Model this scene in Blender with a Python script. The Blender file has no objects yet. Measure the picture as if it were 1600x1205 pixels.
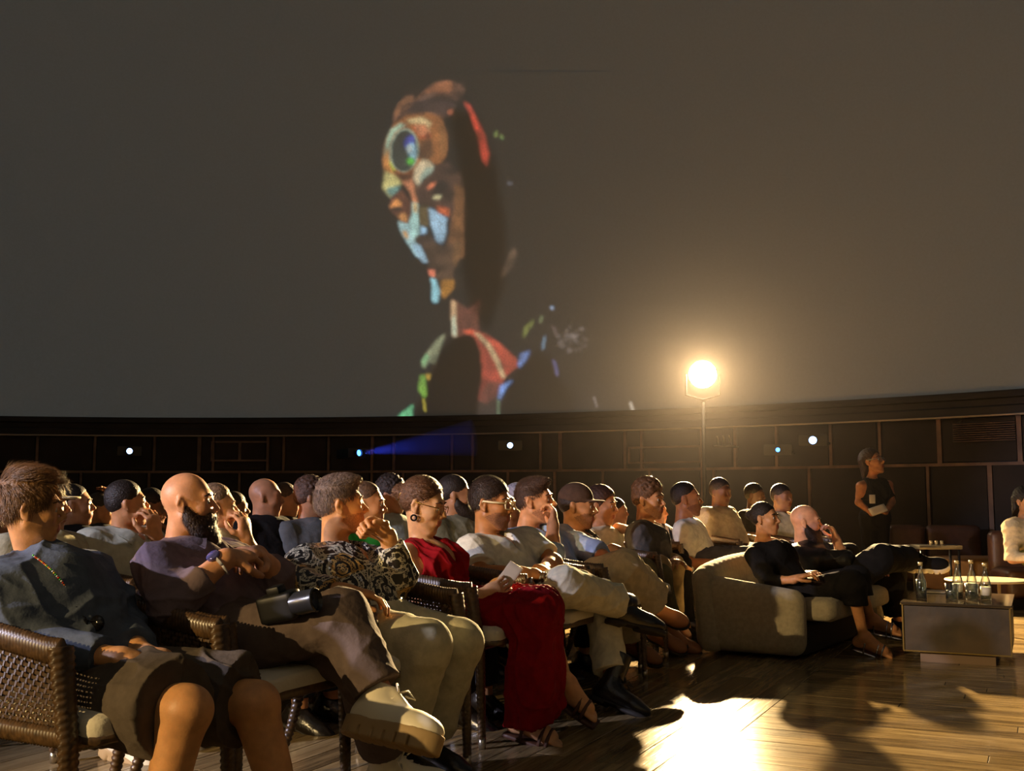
import bpy, math, random
import numpy as np
from mathutils import Vector, Matrix

random.seed(7)
np.random.seed(7)
SC = bpy.context.scene
COL = SC.collection
R = math.radians
# ------------------------------------------------------------------ camera, world, lights, exposure
FPX, CXP, CYP, HOR, CAMH = 1700.0, 800.0, 602.5, 775.0, 1.0
PITCH = math.atan((HOR - CYP) / FPX)
cam = bpy.data.cameras.new('camera'); camo = bpy.data.objects.new('camera', cam); COL.objects.link(camo)
camo.location = (0, 0, CAMH); camo.rotation_euler = (R(90) + PITCH, 0, 0)
cam.sensor_fit = 'HORIZONTAL'; cam.sensor_width = 36; cam.lens = FPX / 1600 * 36
cam.clip_start = .05; cam.clip_end = 100
SC.camera = camo
SC.view_settings.view_transform = 'Standard'; SC.view_settings.look = 'None'
SC.view_settings.gamma = 1; SC.view_settings.use_curve_mapping = False
SC.view_settings.exposure = 0
w = bpy.data.worlds.new('world'); SC.world = w; w.use_nodes = True
w.node_tree.nodes['Background'].inputs[0].default_value = (.01, .01, .01, 1)
w.node_tree.nodes['Background'].inputs[1].default_value = 0


def light(name, kind, loc, power, col, target=None, **kw):
    l = bpy.data.lights.new(name, kind); o = bpy.data.objects.new(name, l); COL.objects.link(o)
    l.energy = power; l.color = col; o.location = loc
    for k, v in kw.items():
        setattr(l, k, v)
    if target is not None:
        o.rotation_euler = (Vector(target) - Vector(loc)).to_track_quat('-Z', 'Y').to_euler()
    return o


LAMP = Vector((2.38, 13.5, 2.51))
# the lamp on the far side, the follow spot behind the camera, the cool projector light from the left, weak house light
light('spotlight_beam', 'SPOT', LAMP + Vector((-.03, -.25, 0)), 21000, (1, .70, .32), (.2, 3.4, -.2), spot_size=R(78), spot_blend=.35, shadow_soft_size=.07)
light('spotlight_spill', 'POINT', LAMP + Vector((0, -.5, .1)), 16, (1, .62, .28), shadow_soft_size=.12)
light('follow_spot', 'SPOT', (-7.5, -2.6, 3.3), 2900, (1, .69, .30), (-.3, 4.2, .62), spot_size=R(19), spot_blend=.5, shadow_soft_size=.05)
light('projector_light_left', 'SPOT', (-6.4, 1.4, 2.7), 1800, (.80, .78, 1), (.9, 5.4, .95), spot_size=R(34), spot_blend=.3, shadow_soft_size=.08)
light('projector_light_blue', 'SPOT', (-6.4, 1.2, 2.2), 260, (.08, .12, 1), (-1.0, 3.36, .72), spot_size=R(3.0), spot_blend=.2, shadow_soft_size=.03)
light('house_light', 'AREA', (-1.5, 1.5, 6.5), 7, (1, .86, .74), (0, 6, 0), size=4)
SC.cycles.max_bounces = 5; SC.cycles.diffuse_bounces = 2; SC.cycles.glossy_bounces = 3
SC.cycles.transmission_bounces = 6; SC.cycles.volume_bounces = 0
SC.cycles.sample_clamp_indirect = 4
SC.cycles.use_denoising = True


def P(px, py, d):
    """the point at world depth d that the photograph shows at (px, py)"""
    x = (px - CXP) / FPX; y = (CYP - py) / FPX
    c, s = math.cos(PITCH), math.sin(PITCH)
    v = Vector((x, c - y * s, s + y * c))
    return Vector((0, 0, CAMH)) + v * (d / v.y)


def PF(px, py, z=0.0):
    v = P(px, py, 1) - Vector((0, 0, CAMH))
    return Vector((0, 0, CAMH)) + v * ((z - CAMH) / v.z)


# ------------------------------------------------------------------ materials
def lin(c):
    return tuple((v / 12.92 if v <= .04045 else ((v + .055) / 1.055) ** 2.4) for v in (x / 255 for x in c))


def mat(name, col, rough=.7, bump=0, bscale=60, metal=0, noise=0, nscale=8, emis=0, spec=.5, sheen=0, sss=0, aniso=None):
    m = bpy.data.materials.new(name); m.use_nodes = True
    nt = m.node_tree; n = nt.nodes; l = nt.links; b = n['Principled BSDF']
    c = lin(col)
    b.inputs['Base Color'].default_value = (*c, 1); b.inputs['Roughness'].default_value = rough
    b.inputs['Metallic'].default_value = metal; b.inputs['Specular IOR Level'].default_value = spec
    if sheen:
        b.inputs['Sheen Weight'].default_value = sheen
    if sss:
        b.inputs['Subsurface Weight'].default_value = sss; b.inputs['Subsurface Radius'].default_value = (.8, .3, .15); b.inputs['Subsurface Scale'].default_value = .012
    if emis:
        b.inputs['Emission Color'].default_value = (*c, 1); b.inputs['Emission Strength'].default_value = emis
    tc = n.new('ShaderNodeTexCoord'); src = tc.outputs['Object']
    if aniso:
        mp = n.new('ShaderNodeMapping'); mp.inputs['Scale'].default_value = aniso; l.new(src, mp.inputs[0]); src = mp.outputs[0]
    if noise:
        t = n.new('ShaderNodeTexNoise'); t.inputs['Scale'].default_value = nscale; t.inputs['Detail'].default_value = 4
        l.new(src, t.inputs['Vector'])
        mx = n.new('ShaderNodeMix'); mx.data_type = 'RGBA'
        mx.inputs[6].default_value = (*[v * (1 - noise) for v in c], 1); mx.inputs[7].default_value = (*[min(1, v * (1 + noise)) for v in c], 1)
        rp = n.new('ShaderNodeMapRange'); rp.inputs[1].default_value = .35; rp.inputs[2].default_value = .65
        l.new(t.outputs[0], rp.inputs[0]); l.new(rp.outputs[0], mx.inputs[0]); l.new(mx.outputs[2], b.inputs['Base Color'])
    if bump:
        t = n.new('ShaderNodeTexNoise'); t.inputs['Scale'].default_value = bscale; t.inputs['Detail'].default_value = 3
        l.new(src, t.inputs['Vector'])
        bm = n.new('ShaderNodeBump'); bm.inputs['Strength'].default_value = bump; bm.inputs['Distance'].default_value = .01
        l.new(t.outputs[0], bm.inputs['Height']); l.new(bm.outputs[0], b.inputs['Normal'])
    return m


def glass_mat(name, col=(.95, .97, .95), rough=.02):
    m = bpy.data.materials.new(name); m.use_nodes = True
    b = m.node_tree.nodes['Principled BSDF']
    b.inputs['Base Color'].default_value = (*col, 1); b.inputs['Transmission Weight'].default_value = 1
    b.inputs['Roughness'].default_value = rough; b.inputs['IOR'].default_value = 1.45
    return m


_M = {}


def fabric(col, stripe=False):
    key = ('f', tuple(col))
    if key not in _M:
        _M[key] = mat('fabric', col, .9, bump=.35, bscale=38, noise=.12, nscale=25, spec=.15)
    return _M[key]


def skin_mat(col):
    col = (col[0], int(col[1] * 1.05), int(col[2] * 1.06)); key = ('s', tuple(col))
    if key not in _M:
        _M[key] = mat('skin', col, .48, bump=.08, bscale=180, noise=.14, nscale=22, spec=.4, sss=.15)
    return _M[key]


def hair_mat(col):
    key = ('h', tuple(col))
    if key not in _M:
        _M[key] = mat('hair', col, .5, bump=.5, bscale=140, noise=.35, nscale=70, spec=.35)
    return _M[key]


# ------------------------------------------------------------------ objects, tags, mesh building
def empty(name, loc=(0, 0, 0), rz=0.0):
    o = bpy.data.objects.new(name, None); COL.objects.link(o); o.location = loc; o.rotation_euler = (0, 0, rz)
    o.empty_display_size = .1
    return o


def tag(o, label=None, cat=None, group=None, kind=None):
    if label: o['label'] = label
    if cat: o['category'] = cat
    if group: o['group'] = group
    if kind: o['kind'] = kind
    return o


def link_mesh(name, me, parent=None, mats=()):
    for m in mats:
        me.materials.append(m)
    o = bpy.data.objects.new(name, me); COL.objects.link(o)
    if parent is not None: o.parent = parent
    return o


def np_mesh(name, V, Q, smooth=True, midx=None):
    me = bpy.data.meshes.new(name)
    V = np.ascontiguousarray(V, dtype=np.float32); Q = np.ascontiguousarray(Q, dtype=np.int32)
    me.vertices.add(len(V)); me.vertices.foreach_set('co', V.ravel())
    k = Q.shape[1]
    me.loops.add(Q.size); me.loops.foreach_set('vertex_index', Q.ravel())
    me.polygons.add(len(Q)); me.polygons.foreach_set('loop_start', np.arange(0, Q.size, k, dtype=np.int32))
    me.polygons.foreach_set('use_smooth', np.full(len(Q), smooth, dtype=bool))
    if midx is not None:
        me.polygons.foreach_set('material_index', np.ascontiguousarray(midx, dtype=np.int32))
    me.update(calc_edges=True)
    return me


class MB:
    def __init__(s):
        s.v = []; s.f = []

    def box(s, c, d, M=None):
        b = len(s.v)
        for x in (-.5, .5):
            for y in (-.5, .5):
                for z in (-.5, .5):
                    p = Vector((x * d[0], y * d[1], z * d[2]))
                    if M is not None: p = M @ p
                    s.v.append(tuple(p + Vector(c)))
        for q in ((0, 1, 3, 2), (4, 6, 7, 5), (0, 4, 5, 1), (2, 3, 7, 6), (0, 2, 6, 4), (1, 5, 7, 3)):
            s.f.append(tuple(b + i for i in q))
        return s

    def tube(s, pts, r, n=8, cap=True, flat=None, disp=None):
        pts = [Vector(p) for p in pts]; m = len(pts)
        rs = r if isinstance(r, (list, tuple)) else [r] * m
        b = len(s.v); t0 = (pts[1] - pts[0]).normalized()
        up = Vector((0, 0, 1)) if abs(t0.z) < .9 else Vector((1, 0, 0))
        u = t0.cross(up).normalized()
        L = 0
        for i, p in enumerate(pts):
            t = (pts[min(i + 1, m - 1)] - pts[max(i - 1, 0)]).normalized()
            u = (u - t * u.dot(t)).normalized(); w_ = t.cross(u)
            if i: L += (p - pts[i - 1]).length
            for k in range(n):
                a = 2 * math.pi * k / n
                rr = rs[i] + (disp(L, k, i) if disp else 0)
                fu, fw = flat if flat else (1, 1)
                s.v.append(tuple(p + u * (math.cos(a) * rr * fu) + w_ * (math.sin(a) * rr * fw)))
        for i in range(m - 1):
            for k in range(n):
                k2 = (k + 1) % n
                s.f.append((b + i * n + k, b + i * n + k2, b + (i + 1) * n + k2, b + (i + 1) * n + k))
        if cap:
            s.f.append(tuple(b + k for k in range(n))[::-1]); s.f.append(tuple(b + (m - 1) * n + k for k in range(n)))
        return s

    def lathe(s, prof, n=20, M=None, c=(0, 0, 0)):
        b = len(s.v); m = len(prof)
        for r, z in prof:
            for k in range(n):
                a = 2 * math.pi * k / n
                p = Vector((r * math.cos(a), r * math.sin(a), z))
                if M is not None: p = M @ p
                s.v.append(tuple(p + Vector(c)))
        for i in range(m - 1):
            for k in range(n):
                k2 = (k + 1) % n
                s.f.append((b + i * n + k, b + i * n + k2, b + (i + 1) * n + k2, b + (i + 1) * n + k))
        s.f.append(tuple(b + k for k in range(n))[::-1]); s.f.append(tuple(b + (m - 1) * n + k for k in range(n)))
        return s

    def rbox(s, c, half, r, n=6, M=None, fn=None):
        """a rounded box"""
        b = len(s.v); idx = {}
        h = Vector(half)
        lin_ = [-1 + 2 * i / n for i in range(n + 1)]

        def vert(q):
            key = tuple(round(t, 5) for t in q)
            if key in idx: return idx[key]
            p = Vector((q[0] * h.x, q[1] * h.y, q[2] * h.z))
            inn = Vector([max(-h[i] + r, min(h[i] - r, p[i])) for i in range(3)])
            dlt = p - inn
            if dlt.length > 1e-9:
                p = inn + dlt.normalized() * r
            if fn: p = Vector(fn(p))
            if M is not None: p = M @ p
            idx[key] = b + len(idx); s.v.append(tuple(p + Vector(c)))
            return idx[key]
        # denser near the edges
        def g(t): return math.copysign(abs(t) ** .6, t)
        for ax in range(3):
            for sg in (-1, 1):
                for i in range(n):
                    for j in range(n):
                        q = []
                        for a_, b_ in ((i, j), (i + 1, j), (i + 1, j + 1), (i, j + 1)):
                            p = [0, 0, 0]; p[ax] = sg; p[(ax + 1) % 3] = g(lin_[a_]); p[(ax + 2) % 3] = g(lin_[b_])
                            q.append(vert(p))
                        s.f.append(tuple(q) if sg > 0 else tuple(q[::-1]))
        return s

    def mesh(s, name, smooth=True):
        me = bpy.data.meshes.new(name); me.from_pydata(s.v, [], s.f)
        me.polygons.foreach_set('use_smooth', [smooth] * len(me.polygons)); me.update()
        return me

    def build(s, name, m, parent=None, off=None, smooth=True, edge=None):
        if off is not None:
            o_ = Vector(off); s.v = [tuple(Vector(v) - o_) for v in s.v]
        me = s.mesh(name, smooth)
        if smooth and edge is not None:
            me.set_sharp_from_angle(angle=R(edge))
        return link_mesh(name, me, parent, [m])


def copy_tree(o, parent=None):
    c = o.copy(); COL.objects.link(c); c.parent = parent
    for ch in list(o.children):
        copy_tree(ch, c)
    return c


# ------------------------------------------------------------------ organic surfaces: distance fields and their skin
class Field:
    def __init__(s, lo, hi, h):
        s.h = h; s.lo = np.array(lo, float); s.n = np.maximum(np.ceil((np.array(hi) - s.lo) / h).astype(int) + 1, 4)
        s.d = np.full(s.n, .5, np.float32)
        s.ax = [(s.lo[i] + h * np.arange(s.n[i])).astype(np.float32) for i in range(3)]

    def win(s, lo, hi):
        a = np.clip(np.floor((np.array(lo) - s.lo) / s.h).astype(int), 0, s.n); b = np.clip(np.ceil((np.array(hi) - s.lo) / s.h).astype(int) + 1, 0, s.n)
        if np.any(b <= a): return None
        sl = tuple(slice(a[i], b[i]) for i in range(3))
        X = s.ax[0][sl[0]][:, None, None]; Y = s.ax[1][sl[1]][None, :, None]; Z = s.ax[2][sl[2]][None, None, :]
        return sl, X, Y, Z

    def _comb(s, sl, e, k, sub):
        D = s.d[sl]
        if sub:
            e = -e; hh = np.maximum(k - np.abs(D - e), 0) / k
            s.d[sl] = np.maximum(D, e) + hh * hh * k * .25
        else:
            hh = np.maximum(k - np.abs(D - e), 0) / k
            s.d[sl] = np.minimum(D, e) - hh * hh * k * .25

    def cap(s, a, b, ra, rb=None, k=.01, cut=None, sub=False):
        a = np.array(a, float); b = np.array(b, float); rb = ra if rb is None else rb
        m = max(ra, rb) + k + 2.5 * s.h
        wn = s.win(np.minimum(a, b) - m, np.maximum(a, b) + m)
        if wn is None: return s
        sl, X, Y, Z = wn
        ba = b - a; L = max(float(ba @ ba), 1e-9)
        t = np.clip(((X - a[0]) * ba[0] + (Y - a[1]) * ba[1] + (Z - a[2]) * ba[2]) / L, 0, 1)
        e = np.sqrt((X - a[0] - t * ba[0]) ** 2 + (Y - a[1] - t * ba[1]) ** 2 + (Z - a[2] - t * ba[2]) ** 2) - (ra + (rb - ra) * t)
        if cut is not None:
            c, nn = np.array(cut[0], float), np.array(cut[1], float); nn = nn / np.linalg.norm(nn)
            e = np.maximum(e, (X - c[0]) * nn[0] + (Y - c[1]) * nn[1] + (Z - c[2]) * nn[2])
        s._comb(sl, e, k, sub); return s

    def ell(s, c, r, A=None, k=.01, sub=False):
        """ellipsoid, A = three axis vectors"""
        c = np.array(c, float); r = np.array(r, float); m = r.max() + k + 2.5 * s.h
        wn = s.win(c - m, c + m)
        if wn is None: return s
        sl, X, Y, Z = wn; X = X - c[0]; Y = Y - c[1]; Z = Z - c[2]
        if A is None: A = np.eye(3)
        u = [(X * A[i][0] + Y * A[i][1] + Z * A[i][2]) for i in range(3)]
        k0 = np.sqrt(sum((u[i] / r[i]) ** 2 for i in range(3))); k1 = np.sqrt(sum((u[i] / r[i] ** 2) ** 2 for i in range(3))) + 1e-6
        s._comb(sl, k0 * (k0 - 1) / k1, k, sub); return s

    def box(s, c, half, r=.02, A=None, k=.01, sub=False):
        c = np.array(c, float); half = np.array(half, float); m = np.linalg.norm(half) + k + 2.5 * s.h
        wn = s.win(c - m, c + m)
        if wn is None: return s
        sl, X, Y, Z = wn; X = X - c[0]; Y = Y - c[1]; Z = Z - c[2]
        if A is None: A = np.eye(3)
        q = [np.abs(X * A[i][0] + Y * A[i][1] + Z * A[i][2]) - (half[i] - r) for i in range(3)]
        e = np.sqrt(sum(np.maximum(t, 0) ** 2 for t in q)) + np.minimum(np.maximum(np.maximum(q[0], q[1]), q[2]), 0) - r
        s._comb(sl, e, k, sub); return s

    def clip(s, p, nrm, lo=None, hi=None, k=.004):
        p = np.array(p, float); nn = np.array(nrm, float); nn /= np.linalg.norm(nn)
        X, Y, Z = s.ax[0][:, None, None], s.ax[1][None, :, None], s.ax[2][None, None, :]
        e = (X - p[0]) * nn[0] + (Y - p[1]) * nn[1] + (Z - p[2]) * nn[2]
        s.d = np.maximum(s.d, e.astype(np.float32)); return s

    def skin(s):
        d = s.d; n = s.n
        d[0] = d[-1] = .5; d[:, 0] = d[:, -1] = .5; d[:, :, 0] = d[:, :, -1] = .5
        ins = d < 0
        cnt = np.zeros(n - 1, np.int8)
        cs = [(i, j, k) for i in (0, 1) for j in (0, 1) for k in (0, 1)]
        for i, j, k in cs:
            cnt += ins[i:n[0] - 1 + i, j:n[1] - 1 + j, k:n[2] - 1 + k]
        I, J, K = np.nonzero((cnt > 0) & (cnt < 8))
        idx = np.full(n - 1, -1, np.int32); idx[I, J, K] = np.arange(len(I))
        vals = {c: d[I + c[0], J + c[1], K + c[2]] for c in cs}
        acc = np.zeros((len(I), 3)); num = np.zeros(len(I))
        for c in cs:
            for a in range(3):
                if c[a] == 0:
                    c2 = list(c); c2[a] = 1; c2 = tuple(c2)
                    va, vb = vals[c], vals[c2]; mk = (va < 0) != (vb < 0)
                    t = np.where(mk, va / np.where(mk, va - vb, 1), 0)
                    p = np.tile(np.array(c, float), (len(I), 1)); p[:, a] += t
                    acc += p * mk[:, None]; num += mk
        V = (acc / num[:, None] + np.stack([I, J, K], 1)) * s.h + s.lo
        Q = []
        for a in range(3):
            b, c = (a + 1) % 3, (a + 2) % 3
            s0 = [slice(None)] * 3; s1 = [slice(None)] * 3; s0[a] = slice(0, -1); s1[a] = slice(1, None)
            A_, B_ = ins[tuple(s0)], ins[tuple(s1)]
            e = np.argwhere(A_ != B_)
            e = e[(e[:, b] > 0) & (e[:, c] > 0) & (e[:, b] < n[b] - 1) & (e[:, c] < n[c] - 1)]
            inn = A_[e[:, 0], e[:, 1], e[:, 2]]
            q = []
            for db, dc in ((1, 1), (0, 1), (0, 0), (1, 0)):
                f = e.copy(); f[:, b] -= db; f[:, c] -= dc
                q.append(idx[f[:, 0], f[:, 1], f[:, 2]])
            q = np.stack(q, 1); q[~inn] = q[~inn][:, ::-1]
            Q.append(q)
        return V, np.concatenate(Q)


def vnormals(V, Q):
    a, b, c, d = (V[Q[:, i]] for i in range(4))
    fn = np.cross(c - a, d - b); N = np.zeros_like(V)
    for i in range(4):
        for j in range(3):
            N[:, j] += np.bincount(Q[:, i], fn[:, j], len(V))
    return N / (np.linalg.norm(N, axis=1, keepdims=True) + 1e-12)


def folds(V, Q, amp, seed=0, wl=.09):
    """cloth folds: sharp crests from a few warped waves, pushed along the normals"""
    rng = np.random.RandomState(seed); N = vnormals(V, Q); h = np.zeros(len(V))
    W = V + .03 * np.sin(V[:, [1, 2, 0]] * 17 + rng.rand(3) * 6) + .012 * np.sin(V[:, [2, 0, 1]] * 41 + rng.rand(3) * 6)
    for i in range(6):
        k = rng.randn(3); k /= np.linalg.norm(k); L = wl * (.6 + 1.3 * rng.rand())
        ph = W @ k * (2 * math.pi / L) + rng.rand() * 6
        msk = .5 + .5 * np.sin(W @ rng.randn(3) * 9 + rng.rand() * 6)
        h += (1 - np.abs(np.sin(ph / 2))) ** 2 * msk * (.5 if i > 2 else 1)
    h -= h.mean()
    return V + N * (h * amp)[:, None]


def relax(V, Q, it=1, f=.5):
    n = len(V)
    for _ in range(it):
        acc = np.zeros_like(V); num = np.zeros(n)
        for i in range(4):
            a, b = Q[:, i], Q[:, (i + 1) % 4]
            for j in range(3):
                acc[:, j] += np.bincount(a, V[b, j], n)
            num += np.bincount(a, minlength=n)
        V = V * (1 - f) + f * acc / np.maximum(num, 1)[:, None]
    return V
# ------------------------------------------------------------------ people
def nv(v):
    v = np.array(v, float); return v / (np.linalg.norm(v) + 1e-12)


def head_frame(J):
    """forward, left, up of the head. yaw 0 looks along +x, positive turns to the camera; pitch positive looks down"""
    y, p, r = R(J.get('yaw', 0)), R(J.get('pitch', 0)), R(J.get('roll', 0))
    f = np.array((math.cos(y) * math.cos(p), -math.sin(y) * math.cos(p), -math.sin(p)))
    l = np.array((math.sin(y), math.cos(y), 0)); u = np.cross(f, l)
    l, u = l * math.cos(r) + u * math.sin(r), u * math.cos(r) - l * math.sin(r)
    return np.stack([f, l, u])


def put_head(F, J, fem=0):
    A = head_frame(J); c = np.array(J['head']); s = J['hs']; fine = F.h < .0065
    sx = np.array((.94, 1, 1))
    def W(p): return c + (np.array(p, float) * s * sx) @ A
    def E(p, r, k=.012, sub=False): F.ell(W(p), np.array(r) * s * sx, A, k * s, sub)
    def C(a, b, ra, rb=None, k=.012, sub=False): F.cap(W(a), W(b), ra * s, (ra if rb is None else rb) * s, k * s, sub=sub)
    E((-.016, 0, .032), (.094, .074, .082))
    E((.026, 0, -.022), (.06, .057, .082), .03)
    for sg in (-1, 1):
        C((-.006, sg * .05, -.05), (.058, sg * .02, -.099), .017, .015, .025)
        E((.058, sg * .036, -.022), (.028, .022, .024), .02)
    E((.02, 0, -.078), (.05, .04, .03), .02)
    E((.07, 0, -.1), (.016 - .002 * fem, .02, .015), .015)
    C((.074, -.034, .026), (.074, .034, .026), .0125 - .002 * fem, None, .02)
    C((.083, 0, .012), (.110, 0, -.024), .0072, .0098, .009)
    for sg in (-1, 1):
        E((.096, sg * .012, -.031), (.011, .008, .0085), .006)
        E((.091, sg * .032, .005), (.012, .016, .009), .012, True)
        E((.0735, sg * .031, .003), (.0145, .0155, .0125), .004)
        if fine:
            C((.082, sg * .019, .0125), (.076, sg * .046, .009), .0045, .004, .005)
    E((.072, 0, -.06), (.022, .028, .024), .02)
    C((.0905, -.016, -.0535), (.0905, .016, -.0535), .0055, None, .006)
    C((.089, -.014, -.0655), (.089, .014, -.0655), .0062, None, .006)
    if fine:
        C((.099, -.02, -.0595), (.099, .02, -.0595), .003, None, .003, True)
    for sg in (-1, 1):
        E((-.010, sg * .074, -.004), (.017, .0085, .030), .006)
        C((-.012, sg * .079, .018), (-.020, sg * .081, -.002), .0075, .006, .006)
        if fine:
            E((-.004, sg * .085, -.002), (.008, .0075, .015), .004, True)
        E((.0, sg * .076, -.028), (.008, .006, .009), .005)
    nk = np.array(J['nk'])
    C((-.028, 0, -.04), (A @ ((nk - c) / s)) + np.array((.0, 0, 0)), .049 - .007 * fem, (.055 - .009 * fem), .025)
    return W


def frame_torso(J):
    pel = (np.array(J['hn']) + np.array(J['hf'])) / 2
    nk = np.array(J['nk']); up = nv(nk - pel); lat = np.array(J['sf']) - np.array(J['sn']); wd = np.linalg.norm(lat)
    lat = nv(lat - up * (lat @ up)); fw = np.cross(lat, up)
    return pel, nk, up, lat, fw, wd


def put_torso(F, J, e=0., b=1., low=True):
    pel, nk, up, lat, fw, wd = frame_torso(J); A = np.stack([fw, lat, up]); L = np.linalg.norm(nk - pel)
    F.ell(pel + (nk - pel) * .66 + fw * .01, (.112 * b + e, wd * .41 + e, L * .30 + e), A, .05)
    F.ell(pel + (nk - pel) * .36 + fw * .012, (.110 * b + e, .145 * b + e, L * .30 + e), A, .05)
    if low: F.ell(pel + up * .01, (.12 * b + e, .165 * b + e, .125 + e), A, .05)
    for s in ('sn', 'sf'):
        sh = np.array(J[s])
        F.cap(nk - up * .07, sh, .062 + e, .052 + e, .05)
        F.cap(nk + up * .0, nk * .35 + sh * .65 + up * .012, .04 + e * .6, .036 + e, .045)
        F.cap(nk - up * .07 + fw * .03, sh - up * .10, .07 + e, .06 + e, .05)
    if J.get('fem'):
        for sg in (-1, 1):
            F.ell(pel + (nk - pel) * .66 + fw * .075 + lat * sg * .072, (.055 + e, .06 + e, .06 + e), A, .04)


def put_arm(F, J, s, e=0., upto=2.0, b=1., taper=1.):
    """upto: 0..1 along the upper arm, 1..2 along the forearm"""
    sh, el, wr = (np.array(J[x + s]) for x in ('s', 'e', 'w'))
    if upto <= 1:
        q = sh + (el - sh) * upto
        F.cap(sh, el, .052 * b + e, .043 * b + e * taper, .035, cut=(q, el - sh))
    else:
        F.cap(sh, el, .052 * b + e, .042 * b + e, .035)
        q = el + (wr - el) * (upto - 1)
        F.cap(el, wr, .043 * b + e, .03 * b + e * taper, .025, cut=(q, wr - el) if (upto < 2 or e > 0) else None)
        if e == 0 and upto >= 2:
            F.cap(el + (wr - el) * .1, el + (wr - el) * .5, .044 * b, .036 * b, .02)


def put_leg(F, J, s, e=0., upto=2.0, b=1., flare=0., k=.04):
    hp, kn, an = (np.array(J[x + s]) for x in ('h', 'k', 'a'))
    if upto <= 1:
        q = hp + (kn - hp) * upto
        F.cap(hp, kn, .088 * b + e, .064 * b + e + flare, k, cut=(q, kn - hp))
    else:
        F.cap(hp, kn, .088 * b + e, .062 * b + e, k)
        q = kn + (an - kn) * (upto - 1)
        F.cap(kn, an, .058 * b + e, .038 * b + e + flare, .03, cut=(q, an - kn) if e > 0 else None)
        if e == 0:
            back = nv(np.array(hp) - kn)
            back = nv(back - nv(an - kn) * (back @ nv(an - kn)))
            F.cap(kn + (an - kn) * .18 + back * .016, kn + (an - kn) * .45 + back * .014, .050 * b, .044 * b, .03)
            F.ell(kn + nv(kn - hp) * .012, (.05 * b, .05 * b, .05 * b), None, .02)


def put_foot(F, J, s, b=1.):
    an, to = np.array(J['a' + s]), np.array(J['t' + s])
    u = nv(to - an); down = nv(an - np.array(J['k' + s])); down = nv(down - u * (down @ u))
    heel = an + down * .045 - u * .03
    ball = an + u * .13 + down * .05
    F.cap(an, heel, .036 * b, .032 * b, .02); F.cap(heel, ball, .030 * b, .030 * b, .025); F.cap(an + u * .02, ball, .036 * b, .026 * b, .025)
    side = np.cross(u, down)
    for i, (o, l) in enumerate(((-.026, .055), (-.010, .053), (.004, .048), (.016, .042), (.028, .034))):
        rr = .011 if i == 0 else .0085
        F.cap(ball + side * o + down * .008, ball + side * o + u * l + down * .012, .012 * b, rr * b, .006)


def put_hand(F, J, s, b=1.):
    wr, tip = np.array(J['w' + s]), np.array(J['g' + s])
    u = nv(tip - wr); n = J.get('p' + s, (0, 0, -1)); n = np.array(n, float); n = nv(n - u * (n @ u))
    v = np.cross(n, u) * (1 if s == 'n' else -1)        # towards the thumb
    curl = J.get('c' + s, .6); A = np.stack([u, v, n])
    F.cap(wr, wr + u * .03, .026 * b, .026 * b, .02)
    F.ell(wr + u * .055 * b, (.052 * b, .040 * b, .019 * b), A, .012)
    F.ell(wr + u * .075 * b + v * .02 * b, (.03 * b, .022 * b, .015 * b), A, .01)
    for i, L in enumerate((.9, 1.0, .94, .74)):
        p = wr + u * (.092 - .004 * abs(i - 1.2)) * b + v * (.030 - .0195 * i) * b
        a = 0.; q = p
        dirs = u + v * (.10 - .07 * i)
        for j, sl in enumerate((.045, .028, .022)):
            a += curl * (.8 if j == 0 else 1.0)
            dd = nv(dirs) * math.cos(a) + n * math.sin(a)
            q2 = q + dd * sl * L * b
            F.cap(q, q2, (.0095 - .001 * j) * b, (.0085 - .001 * j) * b, .004); q = q2
    q = wr + u * .025 * b + v * .026 * b
    a = .25 * curl
    for j, sl in enumerate((.045, .034, .026)):
        dd = nv(u * (.55 + .3 * j) + v * (.75 - .45 * j * min(1, curl + .3)) + n * (.25 + .35 * curl))
        q2 = q + dd * sl * b
        F.cap(q, q2, (.0145 - .002 * j) * b, (.0125 - .0018 * j) * b, .008); q = q2


def bbox(J, keys, m):
    pts = np.array([np.array(J[k]) for k in keys if k in J]); return pts.min(0) - m, pts.max(0) + m


LIPS = None
_hair_cache = {}


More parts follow.
